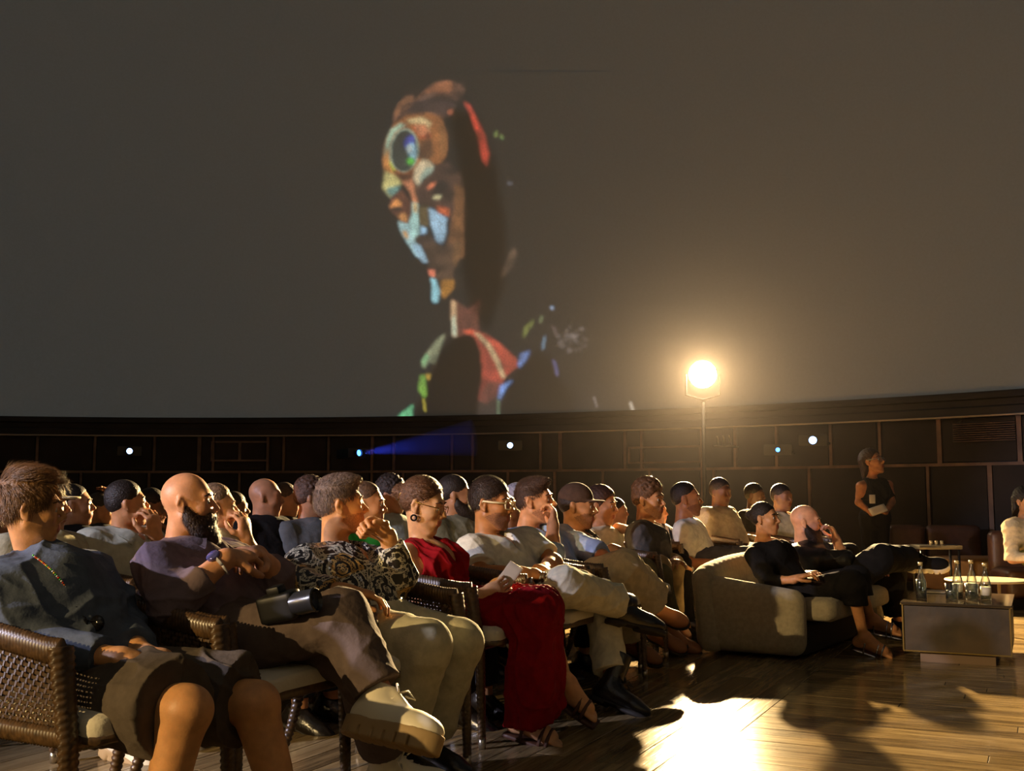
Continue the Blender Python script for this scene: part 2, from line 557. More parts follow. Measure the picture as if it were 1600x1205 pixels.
def hair_local(style, h):
    """hair in head coordinates (x forward, y left, z up)"""
    if (style, h) in _hair_cache: return _hair_cache[(style, h)]
    F = Field((-.2, -.14, -.32), (.16, .14, .2), h)
    X, Y, Z = F.ax[0][:, None, None], F.ax[1][None, :, None], F.ax[2][None, None, :]
    nape = lambda g=0.: F.ell((-.050, 0, .008), (.0625 + g, .0635 + g, .050), None, .02)
    if style == 'messy':
        F.ell((-.018, 0, .052), (.106, .084, .090)); nape(.004); F.ell((.03, .01, .092), (.058, .058, .040), None, .03); F.ell((-.02, -.01, .112), (.07, .058, .028), None, .03)
        F.ell((.068, 0, .080), (.030, .05, .024), None, .02)
        plane = X * .86 - Z * .60 - .030
    elif style == 'quiff':
        F.ell((-.015, 0, .043), (.0945, .0757, .0815)); nape(-.003); F.ell((.035, 0, .092), (.052, .048, .028), None, .03); F.ell((.068, 0, .088), (.022, .034, .016), None, .02)
        plane = X * .86 - Z * .60 - .026
    elif style in ('short', 'thin'):
        g = .003 if style == 'thin' else .0
        F.ell((-.020, 0, .044), (.098 - g, .0785 - g, .084 - g)); nape(-.001)
        plane = X * .86 - Z * .62 - (.022 if style == 'short' else .004)
    elif style == 'curly':
        F.ell((-.016, 0, .050), (.102, .083, .088)); nape(.004)
        for i in range(60):
            a = i * 2.4; zz = 1 - (i + .5) / 75; rr = math.sqrt(max(0, 1 - zz * zz)); F.ell((-.014 + .094 * rr * math.cos(a), .074 * rr * math.sin(a), .052 + .086 * zz), (.017, .017, .015), None, .006)
        plane = X * .86 - Z * .6 - .026
    elif style == 'bun':
        F.ell((-.018, 0, .040), (.0965, .0768, .0835)); nape(); plane = X * .86 - Z * .6 - .020
    elif style == 'long':
        F.ell((-.018, 0, .038), (.105, .086, .092)); plane = X * .86 - Z * .62 - .018
        for sg in (-1, 1):
            F.cap((-.05, sg * .066, .02), (-.04, sg * .08, -.2), .032, .03, .03)
        F.cap((-.085, 0, .02), (-.10, 0, -.22), .045, .04, .03)
    elif style == 'beanie':
        F.ell((-.02, 0, .045), (.108, .088, .09)); plane = np.maximum(X * .3 - Z - -.03, X * .86 - Z * .6 - .035)
    if style == 'cap':
        F.ell((-.016, 0, .045), (.102, .083, .085)); 
        F.d = np.maximum(F.d, (-(Z - .028) + (X * -.12)).astype(np.float32) + .0 * Y)
        F.ell((.10, 0, .034), (.06, .065, .007), None, .01)
    elif style == 'beard':
        F.cap((.006, -.062, -.012), (.016, -.054, -.050), .008, .018, .02); F.cap((.006, .062, -.012), (.016, .054, -.050), .008, .018, .02); F.cap((.016, -.053, -.050), (.060, -.03, -.100), .020, .026, .03); F.cap((.016, .053, -.050), (.060, .03, -.100), .020, .026, .03); F.ell((.082, 0, -.130), (.036, .038, .042), None, .03); F.ell((.04, -.045, -.075), (.034, .022, .03), None, .03)
        F.cap((.055, -.03, -.098), (.055, .03, -.098), .026, None, .03); F.ell((.074, 0, -.112), (.028, .036, .03), None, .02)
        F.ell((.07, 0, -.062), (.034, .042, .03), None, .02); F.cap((.088, -.026, -.046), (.088, .026, -.046), .0085, None, .01)
        F.ell((.108, 0, -.06), (.022, .014, .0075), None, .004, True); F.ell((.1, 0, -.02), (.03, .03, .02), None, .01, True)
    elif style == 'stubble':
        F.cap((-.002, -.052, -.045), (.055, -.026, -.095), .0185, .019, .03); F.cap((-.002, .052, -.045), (.055, .026, -.095), .0185, .019, .03)
        F.cap((.055, -.03, -.098), (.055, .03, -.098), .022, None, .03); F.ell((.068, 0, -.102), (.021, .026, .018), None, .02)
        F.cap((.0865, -.022, -.045), (.0865, .022, -.045), .0075, None, .01); F.ell((.11, 0, -.058), (.03, .02, .012), None, .006, True)
    else:
        F.d = np.maximum(F.d, plane.astype(np.float32) + .0 * Y)
        if style != 'long':
            F.d = np.maximum(F.d, (-.052 - Z) + .0 * X + .0 * Y)
        for sg in (-1, 1):   # room for the ear
            F.ell((.002, sg * .088, -.014), (.026, .022, .036), None, .008, True)
        if style == 'bun':
            F.ell((-.122, 0, .034), (.034, .036, .034), None, .012)
            for i in range(6): F.ell((-.12 - .01 * math.cos(i), .026 * math.cos(i * 1.05), .034 + .026 * math.sin(i * 1.05)), (.016, .014, .014), None, .005)
    V, Q = F.skin()
    if len(V):
        N = vnormals(V, Q)
        if style in ('cap', 'beanie'):
            pass
        else:
            a = np.arctan2(V[:, 1], V[:, 2] + .02)
            amp = {'messy': .0010, 'curly': .002, 'beard': .0016, 'long': .002}.get(style, .0005)
            s_ = np.sin(a * 34 + 6 * np.sin(V[:, 0] * 30)) + .7 * np.sin(a * 71 + V[:, 0] * 60) + .6 * np.sin(V[:, 0] * 180 + a * 15)
            V = V + N * (s_ * amp * .5)[:, None]
    _hair_cache[(style, h)] = (V, Q)
    return V, Q


def strands(V, Q, style, n, L, wid, seed=1):
    rng = np.random.RandomState(seed); N = vnormals(V, Q)
    ids = rng.randint(0, len(V), n); p = V[ids]; nn = N[ids]
    if style == 'beard':
        dr = np.tile(np.array((.3, 0, -1.)), (n, 1)) + nn * .5
    elif style == 'bun':
        dr = np.stack([-np.ones(n), -p[:, 1] * 3, (.035 - p[:, 2]) * 5], 1)
    elif style == 'quiff':
        dr = np.stack([np.where(p[:, 2] > .075, .8, .15), np.where(p[:, 2] > .075, .5, 0) - p[:, 1] * 2, np.where(p[:, 2] > .075, .35, -1.)], 1)
    else:
        dr = np.stack([np.where(p[:, 2] > .06, 1.0, .2), -p[:, 1] * 2, np.where(p[:, 2] > .09, .25, -1.)], 1)
    dr = dr + rng.randn(n, 3) * (.12 if style == 'messy' else .2); dr -= nn * (np.sum(dr * nn, 1, keepdims=True)); dr /= np.linalg.norm(dr, axis=1, keepdims=True)
    sd = np.cross(nn, dr); ln = (L * (.5 + rng.rand(n)))[:, None]
    a = p - nn * .002; b = p + dr * ln * .5 + nn * .005; c = p + dr * ln + nn * (.002 + .004 * rng.rand(n))[:, None]
    w_ = wid
    VV = np.concatenate([a - sd * w_, a + sd * w_, b - sd * w_ * .8, b + sd * w_ * .8, c - sd * w_ * .15, c + sd * w_ * .15])
    i = np.arange(n)
    QQ = np.concatenate([np.stack([i, i + n, i + 3 * n, i + 2 * n], 1), np.stack([i + 2 * n, i + 3 * n, i + 5 * n, i + 4 * n], 1)])
    return np.concatenate([V, VV]), np.concatenate([Q, QQ + len(V)])


def add_hair(root, J, style, col, L0, h=.004, name='hair', strand=0):
    V, Q = hair_local(style, h)
    if strand: V, Q = strands(V, Q, style, strand, .040 if style == 'messy' else (.016 if style == 'beard' else .018), .0007)
    A = head_frame(J)
    W = (V * J['hs'] * np.array((.94, 1, 1))) @ A + np.array(J['head']) - L0
    o = link_mesh(name, np_mesh(name, W, Q), root, [col if not isinstance(col, tuple) else hair_mat(col)])
    return o


def garment(root, name, m, J, build, h, L0, amp=.0, seed=0, wl=.09, keys=None, mgn=.3):
    lo, hi = bbox(J, keys or [k for k in J if k[0] in 'snehwka' and len(k) == 2], mgn)
    F = Field(lo, hi, h); build(F)
    V, Q = F.skin()
    V = relax(V, Q, 1)
    if amp: V = folds(V, Q, amp, seed, wl)
    return link_mesh(name, np_mesh(name, V - L0, Q), root, [m])


def shoe_mesh(kind, h):
    """a shoe in its own coordinates: heel at x=-.07, toe at x=.2, ankle at the origin, ground at z=-.09"""
    key = ('shoe', kind, h)
    if key in _hair_cache: return _hair_cache[key]
    F = Field((-.14, -.09, -.12), (.25, .09, .2), h)
    tall = {'boot': .13, 'sneaker': .03, 'loafer': -.02, 'shoe': .0}[kind]
    F.cap((-.005, 0, -.03), (-.012, 0, tall), .045, .046, .02, cut=((0, 0, tall), (0, 0, 1)))
    F.cap((-.035, 0, -.055), (.12, 0, -.06), .040, .038, .03); F.cap((0, 0, -.03), (.11, 0, -.055), .042, .032, .03)
    F.ell((.135, 0, -.06), (.065, .044, .032), None, .02)
    if kind == 'sneaker':
        F.ell((.14, 0, -.058), (.07, .049, .038), None, .02)
        F.cap((.03, 0, .01), (.085, 0, -.022), .02, .016, .01)
    F.clip((0, 0, -.082), (0, 0, -1))
    up = F.skin()
    G = Field((-.14, -.09, -.14), (.25, .09, 0), h)
    t = .03 if kind == 'sneaker' else .014
    if kind == 'sneaker':
        G.ell((-.02, 0, -.08), (.066, .046, .3), None, .01); G.ell((.13, 0, -.08), (.088, .054, .3), None, .03); G.ell((.05, 0, -.08), (.08, .044, .3), None, .02)
    else:
        G.ell((-.02, 0, -.08), (.058, .04, .3), None, .01); G.ell((.13, 0, -.08), (.076, .047, .3), None, .03); G.ell((.05, 0, -.08), (.08, .038, .3), None, .02)
    G.clip((0, 0, -.078 + (.014 if kind == 'sneaker' else 0)), (0, 0, 1)); G.clip((0, 0, -.085 - t), (0, 0, -1))
    if kind in ('boot', 'shoe'): G.box((.035, 0, -.1), (.03, .08, .012), .004, None, .004, True)
    if kind == 'sneaker':
        for i in range(7):
            for sg in (-1, 1):
                G.box((-.05 + .04 * i, sg * .052, -.107), (.003, .014, .02), .002, None, .002, True)
            G.box((-.05 + .04 * i, 0, -.118), (.004, .06, .008), .002, None, .002, True)
    so = G.skin()
    _hair_cache[key] = (up, so); return up, so


def add_shoe(root, J, s, kind, mu, ms, L0, h, lace=None, sink=0.0):
    (uv, uq), (sv, sq) = shoe_mesh(kind, h)
    an, to, kn = np.array(J['a' + s]), np.array(J['t' + s]), np.array(J['k' + s])
    u = nv(to - an); up = J.get('u' + s); up = nv(kn - an) if up is None else np.array(up, float); up = nv(up - u * (up @ u)); lt = np.cross(up, u)
    A = np.stack([u, lt, up]); sc = J.get('ss', 1.)
    nm = 'boot' if kind == 'boot' else 'sneaker' if kind == 'sneaker' else 'shoe'
    o = link_mesh(nm, np_mesh(nm, (uv * sc) @ A + an - L0, uq), root, [mu])
    link_mesh('sole', np_mesh('sole', (sv * sc) @ A + an - L0, sq), o, [ms])
    if lace is not None:
        b = MB()
        def T(p): return Vector((np.array(p) * sc) @ A + an - L0)
        for i in range(5):
            x = .035 + .02 * i; z = .012 - .0115 * i if kind != 'boot' else .03 - .019 * i
            b.tube([T((x - .01, -.026, z - .006)), T((x, 0, z + .012)), T((x + .012, .026, z - .008))], .0028 * (1.5 if kind == 'sneaker' else 1), 5)
        if kind == 'sneaker' or kind == 'boot':
            for sg in (-1, 1):
                b.tube([T((.045, 0, .02)), T((.05, sg * .03, .035)), T((.07, sg * .045, .02)), T((.055, sg * .02, .018))], .0035, 5)
        b.build('lace', lace, o)
    return o


def make_person(name, J, look, label, group=None, h=.007):
    """look: skin, hair(style, colour), beard, top, top_kind, sleeve, bottom, hem, shoes ..."""
    g = look.get
    L0 = np.array((*((np.array(J['hn']) + np.array(J['hf']))[:2] / 2), 0.))
    root = empty(name, L0); tag(root, label, 'person', group)
    b = g('b', 1.); fem = 1 if g('fem') else 0
    if fem: J['fem'] = 1
    lo, hi = bbox(J, [k for k in J if k in ('head', 'nk', 'sn', 'sf', 'en', 'ef', 'wn', 'wf', 'gn', 'gf', 'hn', 'hf', 'kn', 'kf', 'an', 'af', 'tn', 'tf')], .16)
    lo[2] -= 0.0; hi[2] += .04
    F = Field(lo, hi, h)
    put_torso(F, J, -.004, b)
    for s in 'nf':
        put_arm(F, J, s, 0, 2, b * (.88 if fem else 1)); put_leg(F, J, s, -.003 if g('hem', 2) > 1 else 0, 2, b * (.95 if fem else 1))
        if g('shoes') is None or g('shoes')[0] == 'sandal': put_foot(F, J, s)
        if h < .009: put_hand(F, J, s, .92 if fem else 1.04)
        else: put_hand(F, J, s, 1.05)
    W = put_head(F, J, fem)
    V, Q = F.skin()
    A = head_frame(J); c = (V[Q].mean(1) - np.array(J['head'])) @ A.T / J['hs'] / np.array((.94, 1, 1))
    mi = ((c[:, 0] > .082) & (np.abs(c[:, 1]) < .021) & (c[:, 2] > -.073) & (c[:, 2] < -.047)).astype(np.int32)
    if g('beard') and g('beard')[0] == 'stubble':
        stb = (c[:, 2] < -.034 - .35 * np.maximum(0, .055 - c[:, 0])) & (c[:, 2] > -.122) & (c[:, 2] > -.060 - .95 * c[:, 0]) & (c[:, 0] > -.002) & (np.abs(c[:, 1]) < .075) & (mi == 0)
        stb |= (c[:, 0] > .084) & (np.abs(c[:, 1]) < .026) & (c[:, 2] < -.040) & (c[:, 2] > -.0475)
        mi[stb] = 2
    sk = skin_mat(g('skin', (190, 130, 95)))
    sc = g('skin', (190, 130, 95)); lipm = skin_mat((int(sc[0] * .86), int(sc[1] * .66), int(sc[2] * .68)))
    body = link_mesh('body', np_mesh('body', V - L0, Q, midx=mi), root, [sk, lipm, mat('stubble', tuple(int(v * .72 + w_ * .22) for v, w_ in zip(sc, (g('beard') or (0, sc))[1])), .7, bump=.3, bscale=500, noise=.25, nscale=200)] if g('beard') and g('beard')[0] == 'stubble' else [sk, lipm])
    pel, nk, up, lat, fw, wd = frame_torso(J)
    # eyes and brows
    if h < .0095:
        for sg in (-1, 1):
            m_ = MB(); e = W((.0765, sg * .031, .0015)) - L0; rr = .0123 * J['hs']
            ea = Matrix(np.stack([A[1], A[2], A[0]]).T.tolist())
            m_.lathe([(0.001, -rr), (rr * .6, -rr * .8), (rr, 0), (rr * .86, rr * .5), (rr * .55, rr * .83), (rr * .5, rr * .86), (0.0008, rr)], 12, ea, e)
            o = m_.build('eye', EYEW, root); o.data.materials.append(EYED)
            for p in o.data.polygons:
                cc = sum((Vector(o.data.vertices[i].co) for i in p.vertices), Vector()) / len(p.vertices)
                if (np.array(cc) - e) @ A[0] > rr * .78: p.material_index = 1
            if g('brow', True):
                m2 = MB().tube([W((.090, sg * .012, .026)) - L0, W((.089, sg * .03, .031)) - L0, W((.077, sg * .050, .024)) - L0], [.0045 * J['hs'], .005 * J['hs'], .003 * J['hs']], 6, flat=(1, .8))
                m2.build('eyebrow', hair_mat((g('hair') or g('beard') or (0, 0))[1] if isinstance((g('hair') or g('beard') or (0, 0))[1], tuple) else (44, 32, 24)), root)
    hr = g('hair')
    if hr: add_hair(root, J, hr[0], hr[1], L0, .004 if h < .0065 else .006, name={'cap': 'cap', 'beanie': 'hat'}.get(hr[0], 'hair'), strand=hr[2] if len(hr) > 2 else 0)
    if g('under'): add_hair(root, J, 'short', g('under'), L0, .006)
    if g('beard') and g('beard')[0] != 'stubble': add_hair(root, J, g('beard')[0], g('beard')[1], L0, .004 if h < .0065 else .006, 'beard', g('beard')[2] if len(g('beard')) > 2 else 0)
    # clothes
    e = g('loose', .016); hg = g('hg', h)
    if g('top') is not None:
        sl = g('sleeve', .85)
        def top(F):
            put_torso(F, J, e, b, low=g('dress') is not None or g('untucked', True))
            for s in 'nf':
                q = sl if not isinstance(sl, dict) else sl[s]
                if q > 0: put_arm(F, J, s, e * (1.25 if q <= 1.2 else .9), min(q, 1.96), b * (.9 if fem else 1), taper=1.2 if q <= 1 else .7)
            if g('extra'): g('extra')(F)
            if g('collar', True):
                F.cap(nk - up * .02, nk + up * .035 + fw * .0, .082, .068, .012, cut=(nk + up * .03, up))
            A_ = np.stack([fw, lat, up])
            F.cap(nk + up * .02 + fw * .01, nk + up * .2 + fw * .02, .056, .07, .006, sub=True)
            if sl == 0:   # a sleeveless top: the shoulders are bare
                for s, sg in (('n', -1), ('f', 1)):
                    sh = np.array(J['s' + s]); F.ell(sh + lat * sg * .035 + up * .01, (.10, .085, .15), A_, .01, True)
            if g('boat'): F.ell(nk + up * .01 + fw * .03, (.115, .125, .085), A_ if sl == 0 else np.stack([fw, lat, up]), .012, True)
            vn = g('vneck', 0)
            if vn:
                F.cap(nk + fw * .07 + up * .035, nk - up * vn + fw * .16, .066, .014, .008, sub=True)
            if not g('dress'):
                F.clip(pel - np.array((0, 0, g('hemdrop', .06))), (0, 0, -1))
        garment(root, g('top_name', 'shirt'), g('top'), J, top, hg, L0, g('fold', .006), seed=len(label), keys=['nk', 'sn', 'sf', 'en', 'ef', 'wn', 'wf', 'hn', 'hf'] + (['kn', 'kf', 'an', 'af', 'tn', 'tf'] if g('dress') else []), mgn=.22)
    if g('lapel'):
        mc = MB()
        for sg in (-1, 1):
            inn = [nk + up * .048 - fw * .056, nk + lat * sg * .045 + up * .048 - fw * .04, nk + lat * sg * .066 + up * .04 + fw * .005, nk + lat * sg * .055 + up * .008 + fw * .07, nk + lat * sg * .028 - up * .045 + fw * .125]
            out = [nk + up * .0 - fw * .092, nk + lat * sg * .07 + up * .0 - fw * .07, nk + lat * sg * .112 + up * .016 + fw * .005, nk + lat * sg * .105 - up * .03 + fw * .085, nk + lat * sg * .088 - up * .098 + fw * .128]
            bs = len(mc.v); nrm = [-fw, nv(lat * sg - fw) * 1, nv(lat * sg + up), nv(lat * sg + up * .6 + fw), nv(fw + up * .3)]
            for a_, b_, n_ in zip(inn, out, nrm):
                for q_ in (a_, b_):
                    for th_ in (.004, .011): mc.v.append(tuple(q_ + n_ * th_ - L0))
            for i_ in range(4):
                o_ = bs + i_ * 4; p_ = o_ + 4
                mc.f += [(o_ + 1, p_ + 1, p_ + 3, o_ + 3), (o_, o_ + 2, p_ + 2, p_), (o_, p_, p_ + 1, o_ + 1), (o_ + 2, o_ + 3, p_ + 3, p_ + 2)]
            mc.f += [(bs, bs + 1, bs + 3, bs + 2), (bs + 16, bs + 18, bs + 19, bs + 17)]
        mc.build('collar', g('top'), root, smooth=False)
    if g('bottom') is not None:
        hem = g('hem', 1.9)
        def bot(F):
            A_ = np.stack([fw, lat, up]); eb = g('bloose', .016)
            F.ell(pel + up * .0, (.125 * b + eb, .17 * b + eb, .12 + eb), A_, .05)
            for s in 'nf':
                q = hem if not isinstance(hem, dict) else hem[s]
                put_leg(F, J, s, eb, q, b * (.95 if fem else 1), g('flare', .012), k=.03)
            if g('bextra'): g('bextra')(F)
            F.clip(pel + up * .10, up)
        garment(root, g('bottom_name', 'trousers'), g('bottom'), J, bot, hg, L0, g('bfold', .006), seed=len(label) + 3, wl=.11, keys=['hn', 'hf', 'kn', 'kf', 'an', 'af'], mgn=.2)
    sh = g('shoes')
    if sh and sh[0] != 'sandal':
        for s in 'nf':
            add_shoe(root, J, s, g('kind_' + s, sh[0]), sh[1], sh[2], L0, .005 if h < .0065 else .008, lace=sh[3] if len(sh) > 3 else None)
    elif sh:
        for s in 'nf':
            an, to = np.array(J['a' + s]), np.array(J['t' + s]); u = nv(to - an)
            dn = nv(an - np.array(J['k' + s])); dn = nv(dn - u * (dn @ u)); sd = np.cross(u, dn)
            m_ = MB()
            Mx = Matrix(np.stack([u, sd, -dn]).T.tolist())
            m_.rbox(an + u * .07 + dn * .092 - L0, (.13, .045, .011), .01, 6, Mx)
            o = m_.build('sandal', sh[1], root)
            m2 = MB()
            for xx, ht in ((.02, .045), (.10, .03), (.13, .025)):
                q = an + u * xx + dn * .09
                m2.tube([Vector(q + sd * math.cos(t) * .046 - dn * math.sin(t) * (ht + .05) - L0) for t in np.linspace(0, math.pi, 9)], .005, 6, flat=(1, 2.2))
            m2.build('strap', sh[1], o)
    return root, J, L0, W


def PX(**k):
    """joints from photograph positions and depths"""
    J = {}
    for a, v in k.items():
        if a == 'hd':
            px, py, d, hpx, J['yaw'], J['pitch'] = v[:6]; J['head'] = tuple(P(px, py, d)); J['hs'] = hpx / FPX * d / .236
            if len(v) > 6: J['roll'] = v[6]
        elif isinstance(v, tuple) and len(v) == 3 and a[0] in 'nsewghkat' and len(a) == 2:
            J[a] = tuple(P(*v))
        else:
            J[a] = v
    return J


def seated(px, py, d, hpx, a=26, yaw=None, pitch=0, arms='lap', seat=.47, lean=.14, roll=0, knee=.0, sc=1.0):
    """a canonical sitting pose whose head is seen at (px, py)"""
    h = P(px, py, d); a_ = R(a); f = Vector((math.cos(a_), -math.sin(a_), 0)); l = Vector((math.sin(a_), math.cos(a_), 0)); z = Vector((0, 0, 1))
    hs = hpx / FPX * d / .236; hs = min(max(hs, .9), 1.18)
    nk = h - z * .165 * hs - f * .035; pz = max(seat, nk.z - .56); pz = seat + .03
    pel = Vector((nk.x, nk.y, 0)) + f * lean; pel.z = pz
    sw = .175
    J = dict(head=tuple(h), hs=hs, yaw=a if yaw is None else yaw, pitch=pitch, roll=roll, nk=nk)
    sh = nk - z * .045
    J['sn'], J['sf'] = sh - l * sw, sh + l * sw
    J['hn'], J['hf'] = pel - l * .09, pel + l * .09
    J['kn'], J['kf'] = pel - l * .12 + f * .43 + z * .03, pel + l * .12 + f * .43 + z * .03
    for s, sg in (('n', -1), ('f', 1)):
        an = J['k' + s] + f * .03; an.z = .1; J['a' + s] = an; J['t' + s] = an + f * .17 - z * .05
    el = sh - z * .26 + f * .04
    J['en'], J['ef'] = el - l * .24, el + l * .24
    J['wn'], J['wf'] = el - l * .1 + f * .23 - z * .02, el + l * .1 + f * .23 - z * .02
    J['gn'], J['gf'] = J['wn'] + f * .1 + l * .1, J['wf'] + f * .1 - l * .1
    if arms in ('chin', 'chin2'):
        s, sg = ('f', 1) if arms == 'chin' else ('n', -1)
        J['e' + s] = sh + l * sg * .2 + f * .2 - z * .16; J['w' + s] = h + f * .13 - z * .17 * hs + l * sg * .05; J['g' + s] = J['w' + s] + z * .1 - l * sg * .02
        J['p' + s] = tuple(-f); J['c' + s] = .9
    if arms == 'up':
        J['ef'] = sh + l * .3 + f * .15 - z * .05; J['wf'] = J['ef'] + z * .24 + f * .04; J['gf'] = J['wf'] + z * .1; J['cf'] = .3; J['pf'] = tuple(f)
    if arms == 'cross':
        J['wn'] = sh - z * .20 + f * .2 + l * .04; J['wf'] = sh - z * .17 + f * .22 - l * .04
        J['gn'] = J['wn'] + l * .12; J['gf'] = J['wf'] - l * .12; J['cn'] = J['cf'] = .3
    if arms == 'rest':
        J['wn'] = J['en'] + f * .25 + z * .02; J['gn'] = J['wn'] + f * .1; J['cn'] = .4
    if arms == 'head':
        J['ef'] = sh + l * .28 + f * .1 + z * .08; J['wf'] = h + l * .11 + z * .05; J['gf'] = J['wf'] - l * .06 + z * .07; J['pf'] = tuple(-l); J['cf'] = .4
    return {k: (tuple(v) if isinstance(v, Vector) else v) for k, v in J.items()}


EYEW = mat('eye_white', (205, 195, 185), .25); EYED = mat('iris', (38, 26, 18), .15)
# ------------------------------------------------------------------ the round hall: floor, wall, dome
DC = Vector((-4.5, 2.9, 0)); RW = 13.8; RIM = 2.16; TRIMZ = 1.90; LEDGE = 1.36


def arc_pt(th, r, z):
    return Vector((DC.x + r * math.cos(th), DC.y + r * math.sin(th), z))


def wall_th(px, r):
    """where the line of sight through column px meets the circle of radius r"""
    k = (px - CXP) / FPX
    a = k * k + 1; b = -2 * (k * DC.x + DC.y); c = DC.x ** 2 + DC.y ** 2 - r * r
    d = (-b + math.sqrt(b * b - 4 * a * c)) / (2 * a)
    return math.atan2(d - DC.y, k * d - DC.x)


def ring(name, prof, m, parent=None, n=180, t0=0, t1=2 * math.pi, smooth=True):
    """a profile (r, z) swept round the hall"""
    ths = np.linspace(t0, t1, n + 1); full = abs(t1 - t0 - 2 * math.pi) < 1e-6
    V = []; Q = []; k = len(prof)
    for th in ths: V += [tuple(arc_pt(th, r, z)) for r, z in prof]
    for i in range(n):
        for j in range(k - 1):
            Q.append((i * k + j, i * k + j + 1, (i + 1) * k + j + 1, (i + 1) * k + j))
    me = np_mesh(name, np.array(V), np.array(Q), smooth)
    if smooth: me.set_sharp_from_angle(angle=R(35))
    return link_mesh(name, me, parent, [m])


M_DOME = bpy.data.materials.new('dome_screen'); M_DOME.use_nodes = True
_n = M_DOME.node_tree.nodes; _l = M_DOME.node_tree.links; _b = _n['Principled BSDF']
_b.inputs['Base Color'].default_value = (.20, .20, .20, 1); _b.inputs['Roughness'].default_value = .9; _b.inputs['Specular IOR Level'].default_value = .05
# the black level of the projectors: a weak picture light on the whole screen, with its grain
_t = _n.new('ShaderNodeTexNoise'); _t.inputs['Scale'].default_value = 34; _t.inputs['Detail'].default_value = 2
_g = _n.new('ShaderNodeNewGeometry'); _l.new(_g.outputs['Position'], _t.inputs['Vector'])
_r = _n.new('ShaderNodeMapRange'); _r.inputs[1].default_value = .2; _r.inputs[2].default_value = .8; _r.inputs[3].default_value = .7; _r.inputs[4].default_value = 1.3
_l.new(_t.outputs[0], _r.inputs[0])
GLOW = (.0230, .0255, .0250)
_b.inputs['Emission Color'].default_value = (*[v / .0128 for v in GLOW], 1)
_m = _n.new('ShaderNodeMath'); _m.operation = 'MULTIPLY'; _m.inputs[1].default_value = .0128
_l.new(_r.outputs[0], _m.inputs[0]); _l.new(_m.outputs[0], _b.inputs['Emission Strength'])

M_WALL = mat('wall_panel', (40, 33, 29), .75, noise=.25, nscale=2, spec=.3)
M_POST = mat('wall_post', (104, 78, 62), .6, noise=.3, nscale=5)
M_BAND = mat('rim_band', (38, 34, 34), .8, noise=.3, nscale=1.5)
M_TRIM = mat('rim_trim', (150, 135, 115), .45, metal=.2)
M_BLACK = mat('black_paint', (14, 13, 13), .5)
M_METAL = mat('steel', (150, 145, 138), .3, metal=1)

prof = [(RW * math.cos(t), RIM + RW * math.sin(t)) for t in np.linspace(0, math.pi / 2 - .01, 40)]
dome = ring('ceiling', prof, M_DOME, n=160); tag(dome, kind='structure')
band = ring('trim_1', [(RW + .05, RIM + .03), (RW - .10, RIM + .03), (RW - .12, RIM), (RW - .12, RIM - .05), (RW - .07, RIM - .06), (RW - .07, RIM - .13), (RW - .10, RIM - .15), (RW - .10, TRIMZ + .02)], M_BAND); tag(band, kind='structure')
tl = ring('trim_2', [(RW - .10, TRIMZ + .022), (RW - .135, TRIMZ + .018), (RW - .135, TRIMZ), (RW - .05, TRIMZ)], M_TRIM); tag(tl, kind='structure')
wall = ring('wall_round', [(RW, TRIMZ + .02), (RW, 0)], M_BLACK); tag(wall, kind='structure')


def vbar(name, th, z0, z1, wd, dp, m, parent, r=RW):
    b = MB(); e = wd / r / 2
    P4 = [arc_pt(th - e, r, 0), arc_pt(th + e, r, 0), arc_pt(th + e, r - dp, 0), arc_pt(th - e, r - dp, 0)]
    base = len(b.v)
    for z in (z0, z1): b.v += [(p.x, p.y, z) for p in P4]
    b.f += [(3, 2, 1, 0), (4, 5, 6, 7), (0, 1, 5, 4), (1, 2, 6, 5), (2, 3, 7, 6), (3, 0, 4, 7)]
    return b.build(name, m, parent, smooth=False)


upper = [-60, 60, 150, 243, 313, 335, 420, 445, 515, 583, 617, 708, 740, 846, 877, 978, 1004, 1098, 1150, 1215, 1300, 1377, 1470, 1596, 1700]
lower = [-70, 30, 130, 236, 377, 480, 583, 632, 795, 868, 943, 1016, 1098, 1116, 1265, 1360, 1450, 1547, 1660]
for row, z0, z1 in ((upper, LEDGE + .02, TRIMZ), (lower, .02, LEDGE)):
    ths = [wall_th(p, RW) for p in row]
    for i, th in enumerate(ths):
        big = row[i] in (313, 1470, 1547, 1596, 877)
        vbar('post', th, z0, z1, .055 if big else .035, .055, M_POST, wall)
        if i + 1 < len(ths):
            t2 = ths[i + 1]; g = .04 / RW; b = MB(); k = 5; base = 0
            rr = RW - .012 - .012 * ((i * 7) % 3)
            for j in range(k):
                t = (th - g) + ((t2 + g) - (th - g)) * j / (k - 1)
                for z in (z0 + .015, z1 - .015):
                    for r_ in (rr, rr - .02): b.v.append(tuple(arc_pt(t, r_, z)))
            for j in range(k - 1):
                o = j * 4; n_ = o + 4
                b.f += [(o + 1, o + 3, n_ + 3, n_ + 1), (o + 3, o + 2, n_ + 2, n_ + 3), (o, o + 1, n_ + 1, n_), (o + 2, o, n_, n_ + 2)]
            b.f += [(0, 2, 3, 1), ((k - 1) * 4, (k - 1) * 4 + 1, (k - 1) * 4 + 3, (k - 1) * 4 + 2)]
            b.build('panel', M_WALL, wall, smooth=False)
ring('ledge', [(RW, LEDGE + .02), (RW - .06, LEDGE + .02), (RW - .06, LEDGE - .015), (RW, LEDGE - .015)], M_POST, wall, n=120, t0=wall_th(1750, RW), t1=wall_th(-100, RW))
